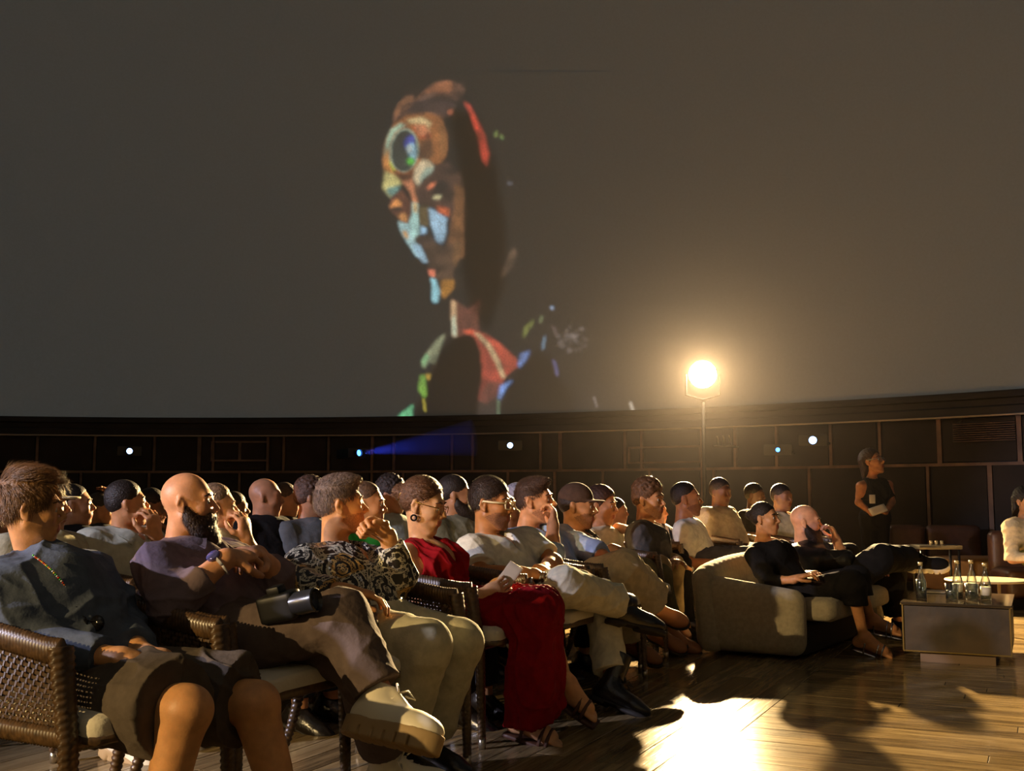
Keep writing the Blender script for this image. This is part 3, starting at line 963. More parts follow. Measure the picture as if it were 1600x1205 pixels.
# little framed hatches in the upper wall
def hatch(px0, px1, y0, y1, m):
    a, b_ = wall_th(px0, RW), wall_th(px1, RW); d = arc_pt((a + b_) / 2, RW - .07, 0).y
    z0 = P(px0, y1, d).z; z1 = P(px0, y0, d).z
    for z in (z0, z1):
        ring('hatch_frame', [(RW - .04, z), (RW - .075, z), (RW - .075, z + .025), (RW - .04, z + .025)], m, wall, n=8, t0=b_, t1=a, smooth=False)
    for th in (a, b_): vbar('hatch_frame', th, z0, z1 + .025, .022, .035, m, wall, RW - .04)
hatch(333, 421, 692, 721, M_POST); hatch(376, 378, 692, 721, M_POST); hatch(985, 1096, 700, 724, M_POST)
# louvred grille at the right
gr0, gr1 = wall_th(1494, RW), wall_th(1592, RW); dg = arc_pt((gr0 + gr1) / 2, RW, 0).y
for k in range(9):
    z = P(1540, 660 + k * 3.4, dg).z
    ring('grille_slat', [(RW - .05, z), (RW - .085, z - .012), (RW - .085, z - .018), (RW - .05, z - .006)], M_POST, wall, n=6, t0=gr1, t1=gr0, smooth=False)

# ---- floor of planks: two fields, laid square to each other
FU = Vector((.434, .901, 0)); FV = Vector((.901, -.434, 0)); A0 = -1.19


def wood(name, along):
    m = bpy.data.materials.new(name); m.use_nodes = True
    n = m.node_tree.nodes; l = m.node_tree.links; b = n['Principled BSDF']
    ge = n.new('ShaderNodeNewGeometry'); mp = n.new('ShaderNodeMapping')
    mp.inputs['Rotation'].default_value = (0, 0, -math.atan2(along.y, along.x))
    mp.vector_type = 'POINT'
    l.new(ge.outputs['Position'], mp.inputs[0])
    m2 = n.new('ShaderNodeMapping'); m2.inputs['Scale'].default_value = (1.3, 16, 1); l.new(mp.outputs[0], m2.inputs[0])
    t = n.new('ShaderNodeTexNoise'); t.inputs['Scale'].default_value = 2.2; t.inputs['Detail'].default_value = 6; t.inputs['Roughness'].default_value = .65; t.inputs['Distortion'].default_value = .6
    l.new(m2.outputs[0], t.inputs['Vector'])
    at = n.new('ShaderNodeAttribute'); at.attribute_name = 'tone'
    ad = n.new('ShaderNodeMath'); ad.operation = 'ADD'; l.new(t.outputs[0], ad.inputs[0]); l.new(at.outputs['Fac'], ad.inputs[1])
    cr = n.new('ShaderNodeValToRGB'); e = cr.color_ramp.elements
    e[0].position = .28; e[0].color = (.09, .060, .030, 1); e[1].position = .85; e[1].color = (.43, .32, .165, 1)
    el = cr.color_ramp.elements.new(.55); el.color = (.25, .175, .085, 1)
    l.new(ad.outputs[0], cr.inputs[0]); l.new(cr.outputs[0], b.inputs['Base Color'])
    b.inputs['Specular IOR Level'].default_value = .15
    rr = n.new('ShaderNodeMapRange'); rr.inputs[3].default_value = .11; rr.inputs[4].default_value = .17; l.new(t.outputs[0], rr.inputs[0]); l.new(rr.outputs[0], b.inputs['Roughness'])
    bp = n.new('ShaderNodeBump'); bp.inputs['Strength'].default_value = .22; bp.inputs['Distance'].default_value = .004
    l.new(t.outputs[0], bp.inputs['Height']); l.new(bp.outputs[0], b.inputs['Normal'])
    return m


M_W1, M_W2 = wood('floor_wood_across', FV), wood('floor_wood_along', FU)
fb = MB(); fb.box((DC.x, DC.y, -.05), (2 * RW + 1, 2 * RW + 1, .1))
floor = fb.build('floor', mat('floor_base', (24, 16, 10), .6), smooth=False); tag(floor, kind='structure')
for v_ in floor.data.vertices: v_.co.z = min(v_.co.z, -.004)
PLW = .125


def plank_mesh(items):
    V = []; Q = []; T = []
    for (o, ax, lt, L, wd, tone, dz) in items:
        b = len(V); g = .0016
        for z, s in ((-.02, 0), (-.0012, 0), (dz, .0012)):
            for x, y in ((0, 0), (1, 0), (1, 1), (0, 1)):
                p = o + ax * ((g + s) if x == 0 else L - g - s) + lt * ((g + s) if y == 0 else wd - g - s)
                V.append((p.x, p.y, z)); T.append(tone)
        for r in (0, 4):
            for k in range(4):
                k2 = (k + 1) % 4; Q.append((b + r + k, b + r + k2, b + r + 4 + k2, b + r + 4 + k))
        Q.append((b + 8, b + 9, b + 10, b + 11))
    me = np_mesh('plank', np.array(V), np.array(Q), False)
    at = me.attributes.new('tone', 'FLOAT', 'POINT'); at.data.foreach_set('value', np.array(T, np.float32))
    return me


rng = random.Random(11)
near, far = {0: [], 1: []}, {0: [], 1: []}
def inview(p):
    if p.y < 2.6: return False
    q = 800 + p.x / p.y * FPX
    return -150 < q < 1750
for fld, ax, lt in ((0, FV, FU), (1, FU, FV)):
    # field 0 lies right of the border, planks along FV; field 1 left of it, planks along FU
    if fld == 0:
        for i in range(int(14 / PLW)):
            u0 = 1.2 + i * PLW; s = A0 - rng.random() * 0; first = True
            while s < A0 + 8.5:
                L = rng.uniform(1.2, 2.2) if not first else rng.uniform(.5, 2.0); first = False
                o = FV * s + FU * u0; c = o + FV * (L / 2)
                if inview(c) or inview(o) or inview(o + FV * L):
                    (near if c.y < 7.3 and c.x < 4 else far)[0].append((o, FV, FU, L, PLW, rng.uniform(-.13, .13), rng.uniform(-.0003, .0004)))
                s += L
    else:
        for i in range(int(11 / PLW)):
            s = A0 - (i + 1) * PLW; u = 1.0 - rng.random()
            while u < 15:
                L = rng.uniform(1.2, 2.2); o = FV * s + FU * u; c = o + FU * (L / 2)
                if inview(c) or inview(o) or inview(o + FU * L):
                    (near if c.y < 6.2 and c.x > -1.2 else far)[1].append((o, FU, FV, L, PLW, rng.uniform(-.13, .13), rng.uniform(-.0003, .0004)))
                u += L
for fld, m in ((0, M_W1), (1, M_W2)):
    for it in near[fld]: link_mesh('plank', plank_mesh([it]), floor, [m])
    o = link_mesh('far_planks', plank_mesh(far[fld]), floor, [m]); tag(o, kind='stuff')
print('planks', len(near[0]), len(near[1]), len(far[0]), len(far[1]))
# ------------------------------------------------------------------ the picture projected on the dome
def dome_hit(px, py):
    o = Vector((0, 0, CAMH)) - Vector((DC.x, DC.y, RIM)); d = (P(px, py, 1) - Vector((0, 0, CAMH))).normalized()
    b = o.dot(d); c = o.dot(o) - (RW - .02) ** 2
    return Vector((0, 0, CAMH)) + d * (-b + math.sqrt(b * b - c))


SX0, SX1, SY0, SY1, ST = 565, 1010, 112, 664, 1.6
gx = np.arange(SX0, SX1, ST); gy = np.arange(SY0, SY1, ST)
GX, GY = np.meshgrid(gx, gy)
CV = np.zeros(GX.shape + (3,)); 
rngp = np.random.RandomState(3)
def smooth_noise(sx, sy):
    a = rngp.rand(int(GX.shape[0] / sy) + 3, int(GX.shape[1] / sx) + 3)
    y = np.arange(GX.shape[0]) / sy; x = np.arange(GX.shape[1]) / sx
    iy, ix = y.astype(int), x.astype(int); fy, fx = (y - iy)[:, None], (x - ix)[None]
    fy = fy * fy * (3 - 2 * fy); fx = fx * fx * (3 - 2 * fx)
    return (a[iy][:, ix] * (1 - fy) + a[iy + 1][:, ix] * fy) * (1 - fx) + (a[iy][:, ix + 1] * (1 - fy) + a[iy + 1][:, ix + 1] * fy) * fx
NZ = .6 * smooth_noise(13, 8) + .4 * smooth_noise(5, 7)


def blur(a, n):
    for _ in range(n):
        a = (np.roll(a, 1, 0) + np.roll(a, -1, 0) + 2 * a) / 4; a = (np.roll(a, 1, 1) + np.roll(a, -1, 1) + 2 * a) / 4
    return a


def paint(pts, col, soft=2, a=1., tex=.25):
    soft = soft + 1; tex = tex + .3; a = a * .93
    m = np.zeros(GX.shape, bool); n = len(pts)
    for i in range(n):
        x0, y0 = pts[i]; x1, y1 = pts[(i + 1) % n]
        if y0 == y1: continue
        c = ((y0 > GY) != (y1 > GY)) & (GX < (x1 - x0) * (GY - y0) / (y1 - y0) + x0); m ^= c
    al = blur(m.astype(float), soft)[..., None] * a
    CV[:] = CV * (1 - al) + np.array(lin(col)) * .86 * (1 + tex * 2 * (NZ - .5))[..., None] * al


def oval(cx, cy, rx, ry, col, soft=2, a=1., rot=0, tex=.2):
    t = np.linspace(0, 2 * math.pi, 26)[:-1]; c, s = math.cos(R(rot)), math.sin(R(rot))
    paint([(cx + rx * math.cos(u) * c - ry * math.sin(u) * s, cy + rx * math.cos(u) * s + ry * math.sin(u) * c) for u in t], col, soft, a, tex)


A = lambda *q: [(560 + x / 4, 100 + y / 4) for x, y in q]
B = lambda *q: [(580 + x / 3.81, 380 + y / 3.81) for x, y in q]
OV = lambda cx, cy, rx, ry, col, **k: oval(560 + cx / 4, 100 + cy / 4, rx / 4, ry / 4, col, **k)
BG = (0, 0, 0)
# hair
paint(A((212, 370), (235, 270), (300, 190), (350, 193), (345, 235), (400, 170), (480, 120), (560, 104), (640, 125), (668, 165), (620, 230), (560, 210), (540, 330), (470, 330), (320, 315), (255, 335)), (92, 60, 44), 3, tex=.6)
paint(A((350, 235), (420, 165), (500, 115), (580, 108), (600, 150), (560, 180), (470, 175), (400, 215)), (150, 92, 58), 3, tex=.5)
paint(A((228, 300), (262, 235), (305, 196), (345, 200), (320, 262), (262, 290), (228, 350)), (150, 98, 62), 2, tex=.5)
paint(A((345, 245), (420, 185), (470, 205), (560, 210), (610, 260), (570, 330), (460, 300), (360, 305), (300, 300)), (50, 36, 34), 3, tex=.6)
OV(575, 300, 20, 18, (150, 82, 55)); OV(430, 205, 60, 14, (110, 78, 62), rot=-20); OV(300, 260, 36, 12, (60, 40, 30), rot=-30)
# forehead
paint(A((175, 470), (225, 372), (300, 322), (440, 308), (520, 340), (555, 450), (550, 570), (500, 640), (430, 600), (380, 620), (350, 690), (300, 740), (230, 705), (165, 680), (152, 600), (160, 520)), (150, 92, 46), 3, tex=.35)
paint(A((300, 350), (400, 330), (460, 370), (440, 400), (380, 372), (320, 372)), (205, 180, 128), 3)
paint(A((335, 385), (420, 380), (455, 455), (420, 470), (385, 470), (365, 430)), (196, 98, 60), 2, tex=.6)
for k in range(6): paint(A((350 + 14 * k, 375 - 2 * k), (357 + 14 * k, 375 - 2 * k), (392 + 12 * k, 450 - 4 * k), (386 + 12 * k, 452 - 4 * k)), (225, 180, 130), 1, .6)
paint(A((385, 480), (460, 475), (470, 570), (420, 610), (372, 590), (372, 520)), (84, 54, 32), 5, tex=.5)
paint(A((500, 350), (545, 420), (548, 560), (515, 600), (505, 480)), (128, 84, 44), 4)
paint(A((178, 470), (205, 410), (260, 372), (300, 378), (225, 430), (197, 500), (200, 590), (225, 660), (190, 620), (165, 560)), (150, 186, 160), 3)
paint(A((165, 560), (188, 520), (200, 610), (228, 665), (235, 700), (180, 672), (155, 640)), (196, 128, 62), 3)
paint(A((197, 600), (212, 620), (236, 668), (220, 672), (200, 640)), (176, 196, 66), 2)
# the jewel
OV(288, 540, 88, 137, (150, 172, 150), rot=4); OV(287, 545, 80, 130, (14, 18, 18), rot=4, soft=1)
OV(318, 488, 30, 46, (66, 74, 166), rot=25, soft=3); OV(336, 545, 26, 52, (140, 182, 196), rot=-4, soft=3); OV(318, 530, 18, 26, (190, 205, 200), soft=2); OV(326, 606, 22, 24, (84, 170, 56), soft=3)
paint(A((215, 655), (290, 690), (352, 640), (345, 715), (282, 742), (220, 705)), (104, 56, 28), 3, tex=.5)
# brows and the bridge
paint(A((165, 668), (220, 690), (275, 742), (235, 775), (205, 842), (150, 772)), (198, 186, 118), 3)
paint(A((178, 775), (262, 758), (250, 800), (205, 835), (175, 800)), (98, 142, 134), 3)
paint(A((265, 725), (340, 715), (376, 860), (345, 880), (325, 800)), (196, 124, 84), 3, tex=.4)
# the shaded side of the face
paint(A((450, 640), (560, 610), (640, 690), (655, 800), (655, 1210), (510, 1210), (570, 1060), (570, 960), (540, 900), (450, 890), (380, 870), (348, 790), (390, 690)), (66, 44, 34), 4, tex=.5)
paint(A((600, 750), (655, 770), (655, 1210), (545, 1210), (575, 1050), (600, 900)), (112, 72, 38), 4, tex=.5)
paint(A((400, 596), (440, 602), (470, 640), (405, 690), (372, 760), (345, 722), (350, 660)), (222, 200, 160), 3)
paint(A((420, 650), (475, 640), (455, 680), (400, 720), (378, 755), (385, 700)), (160, 180, 160), 3)
OV(500, 770, 66, 38, (28, 22, 20), rot=-12, soft=3); paint(A((428, 772), (455, 742), (490, 738), (470, 768), (440, 790)), (196, 108, 72), 2); OV(494, 832, 30, 14, (206, 196, 146), rot=-15, soft=2); OV(560, 830, 22, 40, (40, 28, 22), soft=4)
# the other eye
paint(A((205, 832), (268, 782), (335, 880), (335, 960), (300, 1002), (240, 960), (193, 900)), (96, 54, 36), 3, tex=.5)
paint(A((198, 892), (238, 842), (272, 868), (262, 892), (212, 902)), (222, 146, 78), 2); OV(240, 908, 36, 15, (22, 16, 14), rot=-8, soft=2)
paint(A((243, 940), (296, 935), (308, 992), (270, 985)), (186, 128, 72), 3)
# nose and cheeks
paint(A((338, 865), (375, 880), (382, 1060), (350, 1112), (320, 1060), (318, 990), (335, 940)), (168, 208, 200), 3, tex=.1)
paint(A((340, 860), (372, 880), (372, 940), (345, 920)), (206, 160, 84), 3)
paint(A((376, 890), (442, 890), (440, 1010), (425, 1020), (385, 1010)), (98, 82, 48), 3)
paint(A((385, 1010), (425, 1025), (428, 1068), (388, 1070)), (152, 192, 218), 2)
paint(A((350, 1082), (440, 1060), (490, 1100), (430, 1160), (365, 1140)), (62, 46, 38), 4)
paint(A((440, 898), (500, 930), (552, 960), (548, 1050), (522, 1148), (492, 1112), (452, 1000)), (160, 194, 216), 3, tex=.1)
paint(A((488, 888), (566, 905), (566, 955), (500, 930)), (190, 92, 52), 3)
paint(A((245, 982), (320, 1005), (322, 1060), (352, 1110), (385, 1160), (412, 1205), (362, 1205), (300, 1110), (262, 1040)), (170, 206, 206), 2, tex=.1)
paint(A((270, 1042), (306, 1046), (312, 1100), (290, 1085)), (200, 140, 60), 2)
# red ribbon, small green lights
paint(A((655, 232), (700, 258), (742, 340), (792, 450), (816, 560), (802, 640), (775, 605), (752, 480), (708, 340)), (176, 62, 46), 3, tex=.3)
paint(A((690, 270), (720, 300), (755, 410), (740, 420), (712, 345)), (222, 82, 58), 2)
OV(860, 438, 9, 20, (120, 142, 70), soft=2, rot=10); OV(898, 458, 10, 18, (116, 138, 72), soft=2, rot=-20); OV(945, 745, 16, 9, (84, 84, 90), soft=2)
# lower face
paint(B((300, 0), (545, 0), (520, 90), (488, 160), (490, 230), (440, 240), (360, 210), (345, 150), (332, 100)), (76, 54, 38), 4, tex=.5)
paint(B((235, 0), (290, 12), (338, 112), (312, 118), (262, 60)), (160, 196, 216), 2, tex=.1)
paint(B((338, 155), (380, 158), (378, 202), (348, 192)), (222, 122, 92), 2)
paint(B((420, 222), (492, 222), (492, 270), (432, 332), (408, 300)), (168, 114, 40), 3)
paint(B((356, 208), (385, 215), (410, 290), (396, 352), (364, 352)), (152, 208, 218), 2, tex=.1)
paint(B((495, 0), (545, 0), (530, 80), (495, 150), (480, 90)), (108, 74, 42), 3, tex=.5)
# neck and shoulders
paint(B((474, 330), (510, 350), (570, 392), (622, 362), (652, 335), (632, 430), (642, 522), (540, 552), (500, 556), (478, 420)), (98, 52, 38), 4, tex=.3)
paint(B((474, 340), (505, 352), (510, 552), (484, 556), (478, 430)), (196, 160, 118), 2); paint(B((480, 440), (500, 430), (508, 552), (486, 556)), (176, 190, 166), 2)
paint(B((300, 702), (338, 645), (400, 565), (442, 540), (405, 640), (380, 722), (345, 705), (312, 748)), (126, 130, 100), 3, tex=.5)
paint(B((300, 700), (330, 655), (345, 680), (312, 746)), (120, 168, 116), 2)
paint(B((285, 788), (320, 782), (332, 900), (315, 925), (283, 880)), (112, 158, 60), 2, tex=.5); paint(B((322, 782), (356, 780), (342, 826)), (176, 142, 50), 2)
paint(B((305, 925), (318, 930), (328, 1002), (316, 1006)), (174, 160, 58), 1)
paint(B((150, 1060), (165, 1022), (250, 960), (240, 1062)), (92, 168, 118), 2, tex=.6)
paint(B((560, 522), (620, 520), (700, 552), (765, 602), (876, 702), (872, 735), (800, 790), (760, 900), (690, 960), (638, 935), (662, 800), (650, 640), (612, 560)), (158, 62, 44), 3, tex=.35)
paint(B((545, 522), (600, 512), (615, 535), (575, 545)), (214, 88, 56), 2)
paint(B((700, 560), (780, 610), (870, 700), (800, 760), (760, 660)), (184, 74, 50), 4)
paint(B((640, 900), (700, 820), (780, 830), (756, 1062), (635, 1062)), (58, 42, 34), 6, .8)
paint(B((612, 532), (640, 535), (712, 605), (768, 700), (800, 800), (778, 806), (742, 722), (690, 625)), (186, 160, 118), 2)
paint(B((870, 732), (888, 662), (952, 636), (925, 690), (885, 738)), (112, 142, 202), 3); paint(B((756, 925), (768, 850), (850, 812), (800, 862), (766, 930)), (118, 156, 222), 3)
paint(B((748, 1060), (752, 930), (764, 930), (760, 1060)), (112, 138, 104), 2)
paint(B((1078, 690), (1105, 722), (1113, 792), (1104, 795), (1092, 735)), (116, 116, 172), 2)
paint(B((902, 562), (912, 500), (968, 452), (962, 482), (925, 545)), (122, 132, 60), 3, .8, tex=.6); paint(B((998, 472), (1010, 430), (1024, 440), (1014, 474)), (118, 128, 86), 2, .8)
paint(B((1027, 560), (1041, 550), (1026, 636), (1014, 636)), (104, 136, 160), 2); oval(580 + 1077 / 3.81, 380 + 385 / 3.81, 2.4, 2.6, (176, 196, 226), soft=2)
paint(B((1070, 490), (1100, 500), (1110, 560), (1100, 560)), (92, 76, 72), 2, .7)
for i in range(46):
    r_, t_ = rngp.rand() ** .7, rngp.rand() * 6.28
    oval(580 + (1205 + 95 * r_ * math.cos(t_)) / 3.81, 380 + (570 + 80 * r_ * math.sin(t_)) / 3.81, 1.5 + 2.2 * rngp.rand(), 1.2 + 1.6 * rngp.rand(), (118, 108, 104), soft=2, a=.55)
paint(B((1322, 912), (1330, 912), (1347, 972), (1338, 974)), (150, 140, 134), 1, .9); paint(B((1536, 950), (1548, 945), (1570, 1012), (1558, 1016)), (196, 188, 172), 1)
paint(B((768, 192), (800, 110), (850, 20), (868, 60), (842, 150), (800, 195)), (92, 70, 52), 4, .8, tex=.6)
# where the figure is black the picture gives less light than its dim ground
DK = np.ones(GX.shape)
def shade(pts, v, soft):
    keep = CV.copy(); CV[:] = 0; paint(pts, (255, 255, 255), soft, 1.0, -.3); m = np.clip(CV[..., 0] / .8, 0, 1); CV[:] = keep; DK[:] = DK * (1 - m * (1 - v))
shade([(700, 170), (745, 178), (775, 260), (790, 350), (788, 450), (760, 520), (735, 480), (722, 420), (722, 300), (712, 230)], .45, 22)
shade(B((500, 560), (560, 545), (620, 560), (650, 650), (662, 800), (640, 900), (635, 1062), (240, 1062), (290, 930), (350, 790), (400, 660)), .42, 9)
shade(B((800, 830), (880, 740), (980, 640), (1090, 690), (1120, 800), (1200, 900), (1230, 1062), (765, 1062), (775, 920)), .6, 20)
V = np.array([tuple(dome_hit(x, y)) for y in gy for x in gx]); nx, ny = len(gx), len(gy)
I_ = (np.arange(ny - 1)[:, None] * nx + np.arange(nx - 1)[None]).ravel()
pm = np_mesh('projected_picture', V, np.stack([I_, I_ + nx, I_ + nx + 1, I_ + 1], 1), True)
ca = pm.color_attributes.new('picture', 'FLOAT_COLOR', 'POINT')
ca.data.foreach_set('color', np.concatenate([CV + DK[..., None] * np.array(GLOW), np.ones(CV.shape[:2] + (1,))], 2).reshape(-1).astype(np.float32))
M_PIC = M_DOME.copy(); M_PIC.name = 'projected_picture'
n_, l_ = M_PIC.node_tree.nodes, M_PIC.node_tree.links
at = n_.new('ShaderNodeAttribute'); at.attribute_name = 'picture'
vm = n_.new('ShaderNodeVectorMath'); vm.operation = 'ADD'; vm.inputs[1].default_value = (0, 0, 0)
l_.new(at.outputs['Color'], vm.inputs[0])
mt = [x for x in n_ if x.type == 'MATH'][0]; mt.inputs[1].default_value = 1.0
pb = n_['Principled BSDF']; l_.new(vm.outputs[0], pb.inputs['Emission Color'])
# patch: the stored normal faces the hall
pic = link_mesh('projected_picture', pm, None, [M_PIC])
tag(pic, 'projected picture on the dome of a painted face with a jewelled forehead', 'projection')
# ------------------------------------------------------------------ wicker armchairs
M_WICK = mat('wicker', (80, 58, 34), .36, noise=.4, nscale=60, spec=.75)
M_CUSH = mat('cushion_fabric', (214, 206, 186), .9, bump=.2, bscale=90, noise=.05)
M_CAP = mat('leg_cap', (190, 180, 160), .28, metal=.9)
AX, AY = .235, .265


def shear(p):
    x, y, z = p
    return (x - .15 * max(0, z - .40) , y, z)


def upath(n, inset=0., x0=0.):
    """plan of the tub: near arm, round the back, far arm"""
    pts = []; Ls = .27; ry = AY - inset; rx = AX - inset
    arcl = math.pi * (rx + ry) / 2; tot = 2 * Ls + arcl
    for i in range(n + 1):
        s = tot * i / n
        if s < Ls: pts.append((x0 - s, -ry))
        elif s > tot - Ls: pts.append((x0 - (tot - s), ry))
        else:
            t = (s - Ls) / arcl * math.pi; pts.append((-Ls - rx * math.sin(t), -ry * math.cos(t)))
    return pts


def weave_disp(a, pa=.0105, pb=3):
    return lambda L, k, i: a * (1 if (i + (k // 1)) % 2 else -1) * (1 if True else 0)


def ztop(x):
    return .632 + .05 * min(1, max(0, (-x - .05) / .4))


WV = lambda L, k, i: .0021 * math.sin(math.pi * i / 2 + math.pi * (k // 2) + .6)


def make_chair():
    root = empty('wicker_armchair')
    N = 440; up = upath(N)
    b = MB(); b.tube([shear((x, y, ztop(x) - .012)) for x, y in up], .021, 16, disp=WV, flat=(.85, 1.5))
    b.build('arm_rail', M_WICK, root)
    b = MB(); b.tube([shear((x, y, .415)) for x, y in up], .020, 12, disp=WV, flat=(.7, 1.25))
    b.tube([(-.0, y, .40) for y in np.linspace(-AY, AY, 110)], .02, 12, disp=WV, flat=(1, 1))
    b.build('seat_rail', M_WICK, root)
    # open weave between the rails
    n = 92; up2 = upath(n, .003); V = []; Q = []
    def ribbon(pts, side, wd, th):
        base = len(V)
        for p, sd in zip(pts, side):
            for s1, s2 in ((-1, -1), (1, -1), (1, 1), (-1, 1)):
                V.append([p[j] + sd[0][j] * s1 * wd + sd[1][j] * s2 * th for j in range(3)])
        for i in range(len(pts) - 1):
            for k in range(4):
                k2 = (k + 1) % 4; Q.append((base + i * 4 + k, base + i * 4 + k2, base + (i + 1) * 4 + k2, base + (i + 1) * 4 + k))
    nrm = []
    for i in range(n + 1):
        a, c = up2[max(i - 1, 0)], up2[min(i + 1, n)]; t = nv((c[0] - a[0], c[1] - a[1], 0)); nrm.append((t, np.array((t[1], -t[0], 0))))
    rows = 14
    for r in range(rows):
        pts = []; side = []
        for i, (x, y) in enumerate(up2):
            f = (r + .5) / rows; z = .425 + f * (ztop(x) - .03 - .425); o = .0028 * (1 if (i + r) % 2 else -1)
            p = np.array(shear((x, y, z))) - nrm[i][1] * o; pts.append(p); side.append(((0, 0, 1), nrm[i][1]))
        ribbon(pts, side, .0042, .0011)
    for i in range(0, n + 1):
        x, y = up2[i]; pts = []; side = []
        for r in range(rows + 1):
            f = r / rows; z = .42 + f * (ztop(x) - .025 - .42); o = -.0028 * (1 if (i + r) % 2 else -1)
            pts.append(np.array(shear((x, y, z))) - nrm[i][1] * o); side.append((nrm[i][0], nrm[i][1]))
        ribbon(pts, side, .0036 if i % 2 else .0030, .0011)
    o = link_mesh('woven_panel', np_mesh('woven_panel', np.array(V), np.array(Q), False), root, [M_WICK]); tag(o, kind='stuff')
    for sg in (-1, 1):
        b = MB(); pts = []; rs = []
        for i in range(136):
            z = .632 - (.632 - .04) * i / 135
            pts.append(shear((.0 + .02 * (1 - z / .64), sg * AY, z))); rs.append(.030 - .014 * (1 - z / .632) ** .8)
        b.tube(pts, rs, 12, disp=WV, flat=(1.15, .8))
        lg = b.build('front_leg', M_WICK, root)
        b = MB(); b.tube([(.02 * .94, sg * AY, .045), (.02, sg * AY, .0)], [.0165, .0145], 12); b.build('foot_cap', M_CAP, lg)
        b = MB(); pts = []; rs = []
        for i in range(88):
            f = i / 87; z = .42 - .375 * f
            pts.append((-.36 - .10 * f ** 1.8 - .0, sg * (.215 + .02 * f), z)); rs.append(.021 - .007 * f)
        b.tube(pts, rs, 10, disp=WV); lg = b.build('rear_leg', M_WICK, root)
        b = MB(); b.tube([(-.461, sg * .235, .048), (-.472, sg * .236, 0)], [.0145, .013], 12); b.build('foot_cap', M_CAP, lg)
    def cf(p):
        x, y, z = p
        if x < -.05: y *= 1 - .22 * ((-.05 - x) / .27) ** 2
        return (x, y, z + .012 * (1 - (y / .24) ** 2) * (1 if z > 0 else 0))
    b = MB(); b.rbox((-.195, 0, .432), (.265, .236, .034), .03, 10, fn=cf); b.build('seat_cushion', M_CUSH, root)
    b = MB(); b.rbox((-.18, 0, .408), (.25, .235, .012), .006, 3, fn=cf); b.build('seat_base', M_WICK, root)
    return root


CHAIR = [None]
def chair(px=None, d=None, a=26, label='', near=None, center=None, group='wicker armchairs'):
    if CHAIR[0] is None:
        CHAIR[0] = make_chair(); c = CHAIR[0]
    else:
        c = copy_tree(CHAIR[0])
    a_ = R(a)
    if near is not None: center = (near[0] + .265 * math.sin(a_), near[1] + .265 * math.cos(a_))
    c.location = (center[0], center[1], 0); c.rotation_euler = (0, 0, -a_)
    tag(c, label, 'chair', group); return c


chair(near=(-1.075, 2.70), a=30, label='dark wicker armchair with a lit woven side, nearest the camera at the left edge')
chair(near=(-.80, 3.20), a=27, label='wicker armchair under the bald bearded man with folded hands')
chair(near=(-.455, 3.70), a=31, label='wicker armchair under the man in the ornate gold and black shirt')
chair(near=(-.136, 4.45), a=26, label='wicker armchair with cream cushion under the woman in red')
chair(near=(.185, 5.04), a=26, label='wicker armchair under the man in white-framed glasses')
chair(near=(.50, 5.66), a=24, label='wicker armchair under the man in the light blue shirt')
chair(near=(.72, 6.38), a=24, label='wicker armchair under the man in the flat cap and dark patterned shirt')
chair(near=(.90, 7.05), a=22, label='wicker armchair under the man in the dark grey blazer')
chair(near=(1.32, 8.42), a=10, label='wicker armchair under the man in the white T-shirt with a lit edge of hair')

# ------------------------------------------------------------------ sofa
M_SOFA = mat('sofa_fabric', (150, 140, 118), .95, bump=.35, bscale=150, noise=.1, nscale=40, sheen=.2, spec=.1)
SA = R(33); SL = 1.95
sofa = empty('curved_sofa', (1.745, 6.68, 0), -SA); tag(sofa, 'light grey low lounge sofa with rounded back, the black-dressed woman sits on it', 'sofa')


def fobj(name, m, parent, lo, hi, h, fn, relaxn=1):
    F = Field(lo, hi, h); fn(F); V, Q = F.skin(); V = relax(V, Q, relaxn)
    return link_mesh(name, np_mesh(name, V, Q), parent, [m])


def sofa_arm(F, y):
    # side panel, top sloping down to the front
    for f in np.linspace(0, 1, 12):
        F.cap((-.63, y, .09 + .345 * f), (-.065, y, .09 + .275 * f), .065, .062, .035)
    F.clip((0, 0, .02), (0, 0, -1))
fobj('side_panel', M_SOFA, sofa, (-.85, -.12, -.02), (.1, .2, .65), .012, lambda F: sofa_arm(F, .065))
fobj('side_panel', M_SOFA, sofa, (-.85, SL - .2, -.02), (.1, SL + .15, .65), .012, lambda F: sofa_arm(F, SL - .065))


def sofa_back(F):
    ys = np.linspace(.03, SL - .03, 25)
    def bx(y): return -.635 - .035 * math.sin(math.pi * min(1, max(0, y / SL))) ** .6
    def bz(y): return .45 + .08 * math.sin(math.pi * min(1, max(0, y / SL))) ** .5
    for i in range(24):
        y0, y1 = ys[i], ys[i + 1]
        for f in np.linspace(0, 1, 8):
            F.cap((bx(y0) + .05 * (1 - f), y0, .08 + (bz(y0) - .08) * f), (bx(y1) + .05 * (1 - f), y1, .08 + (bz(y1) - .08) * f), .075, .075, .02)
    F.clip((0, 0, .02), (0, 0, -1))
fobj('backrest', M_SOFA, sofa, (-1.0, -.12, -.02), (-.45, SL + .12, .75), .015, sofa_back, 4)
b = MB(); b.rbox((-.26, SL / 2, .30), (.42, SL / 2 - .13, .075), .06, 10); b.build('seat_cushion', M_SOFA, sofa)
b = MB(); b.rbox((-.34, SL / 2, .12), (.32, SL / 2 - .12, .10), .02, 4); b.build('base', mat('sofa_base', (40, 36, 32), .9), sofa)

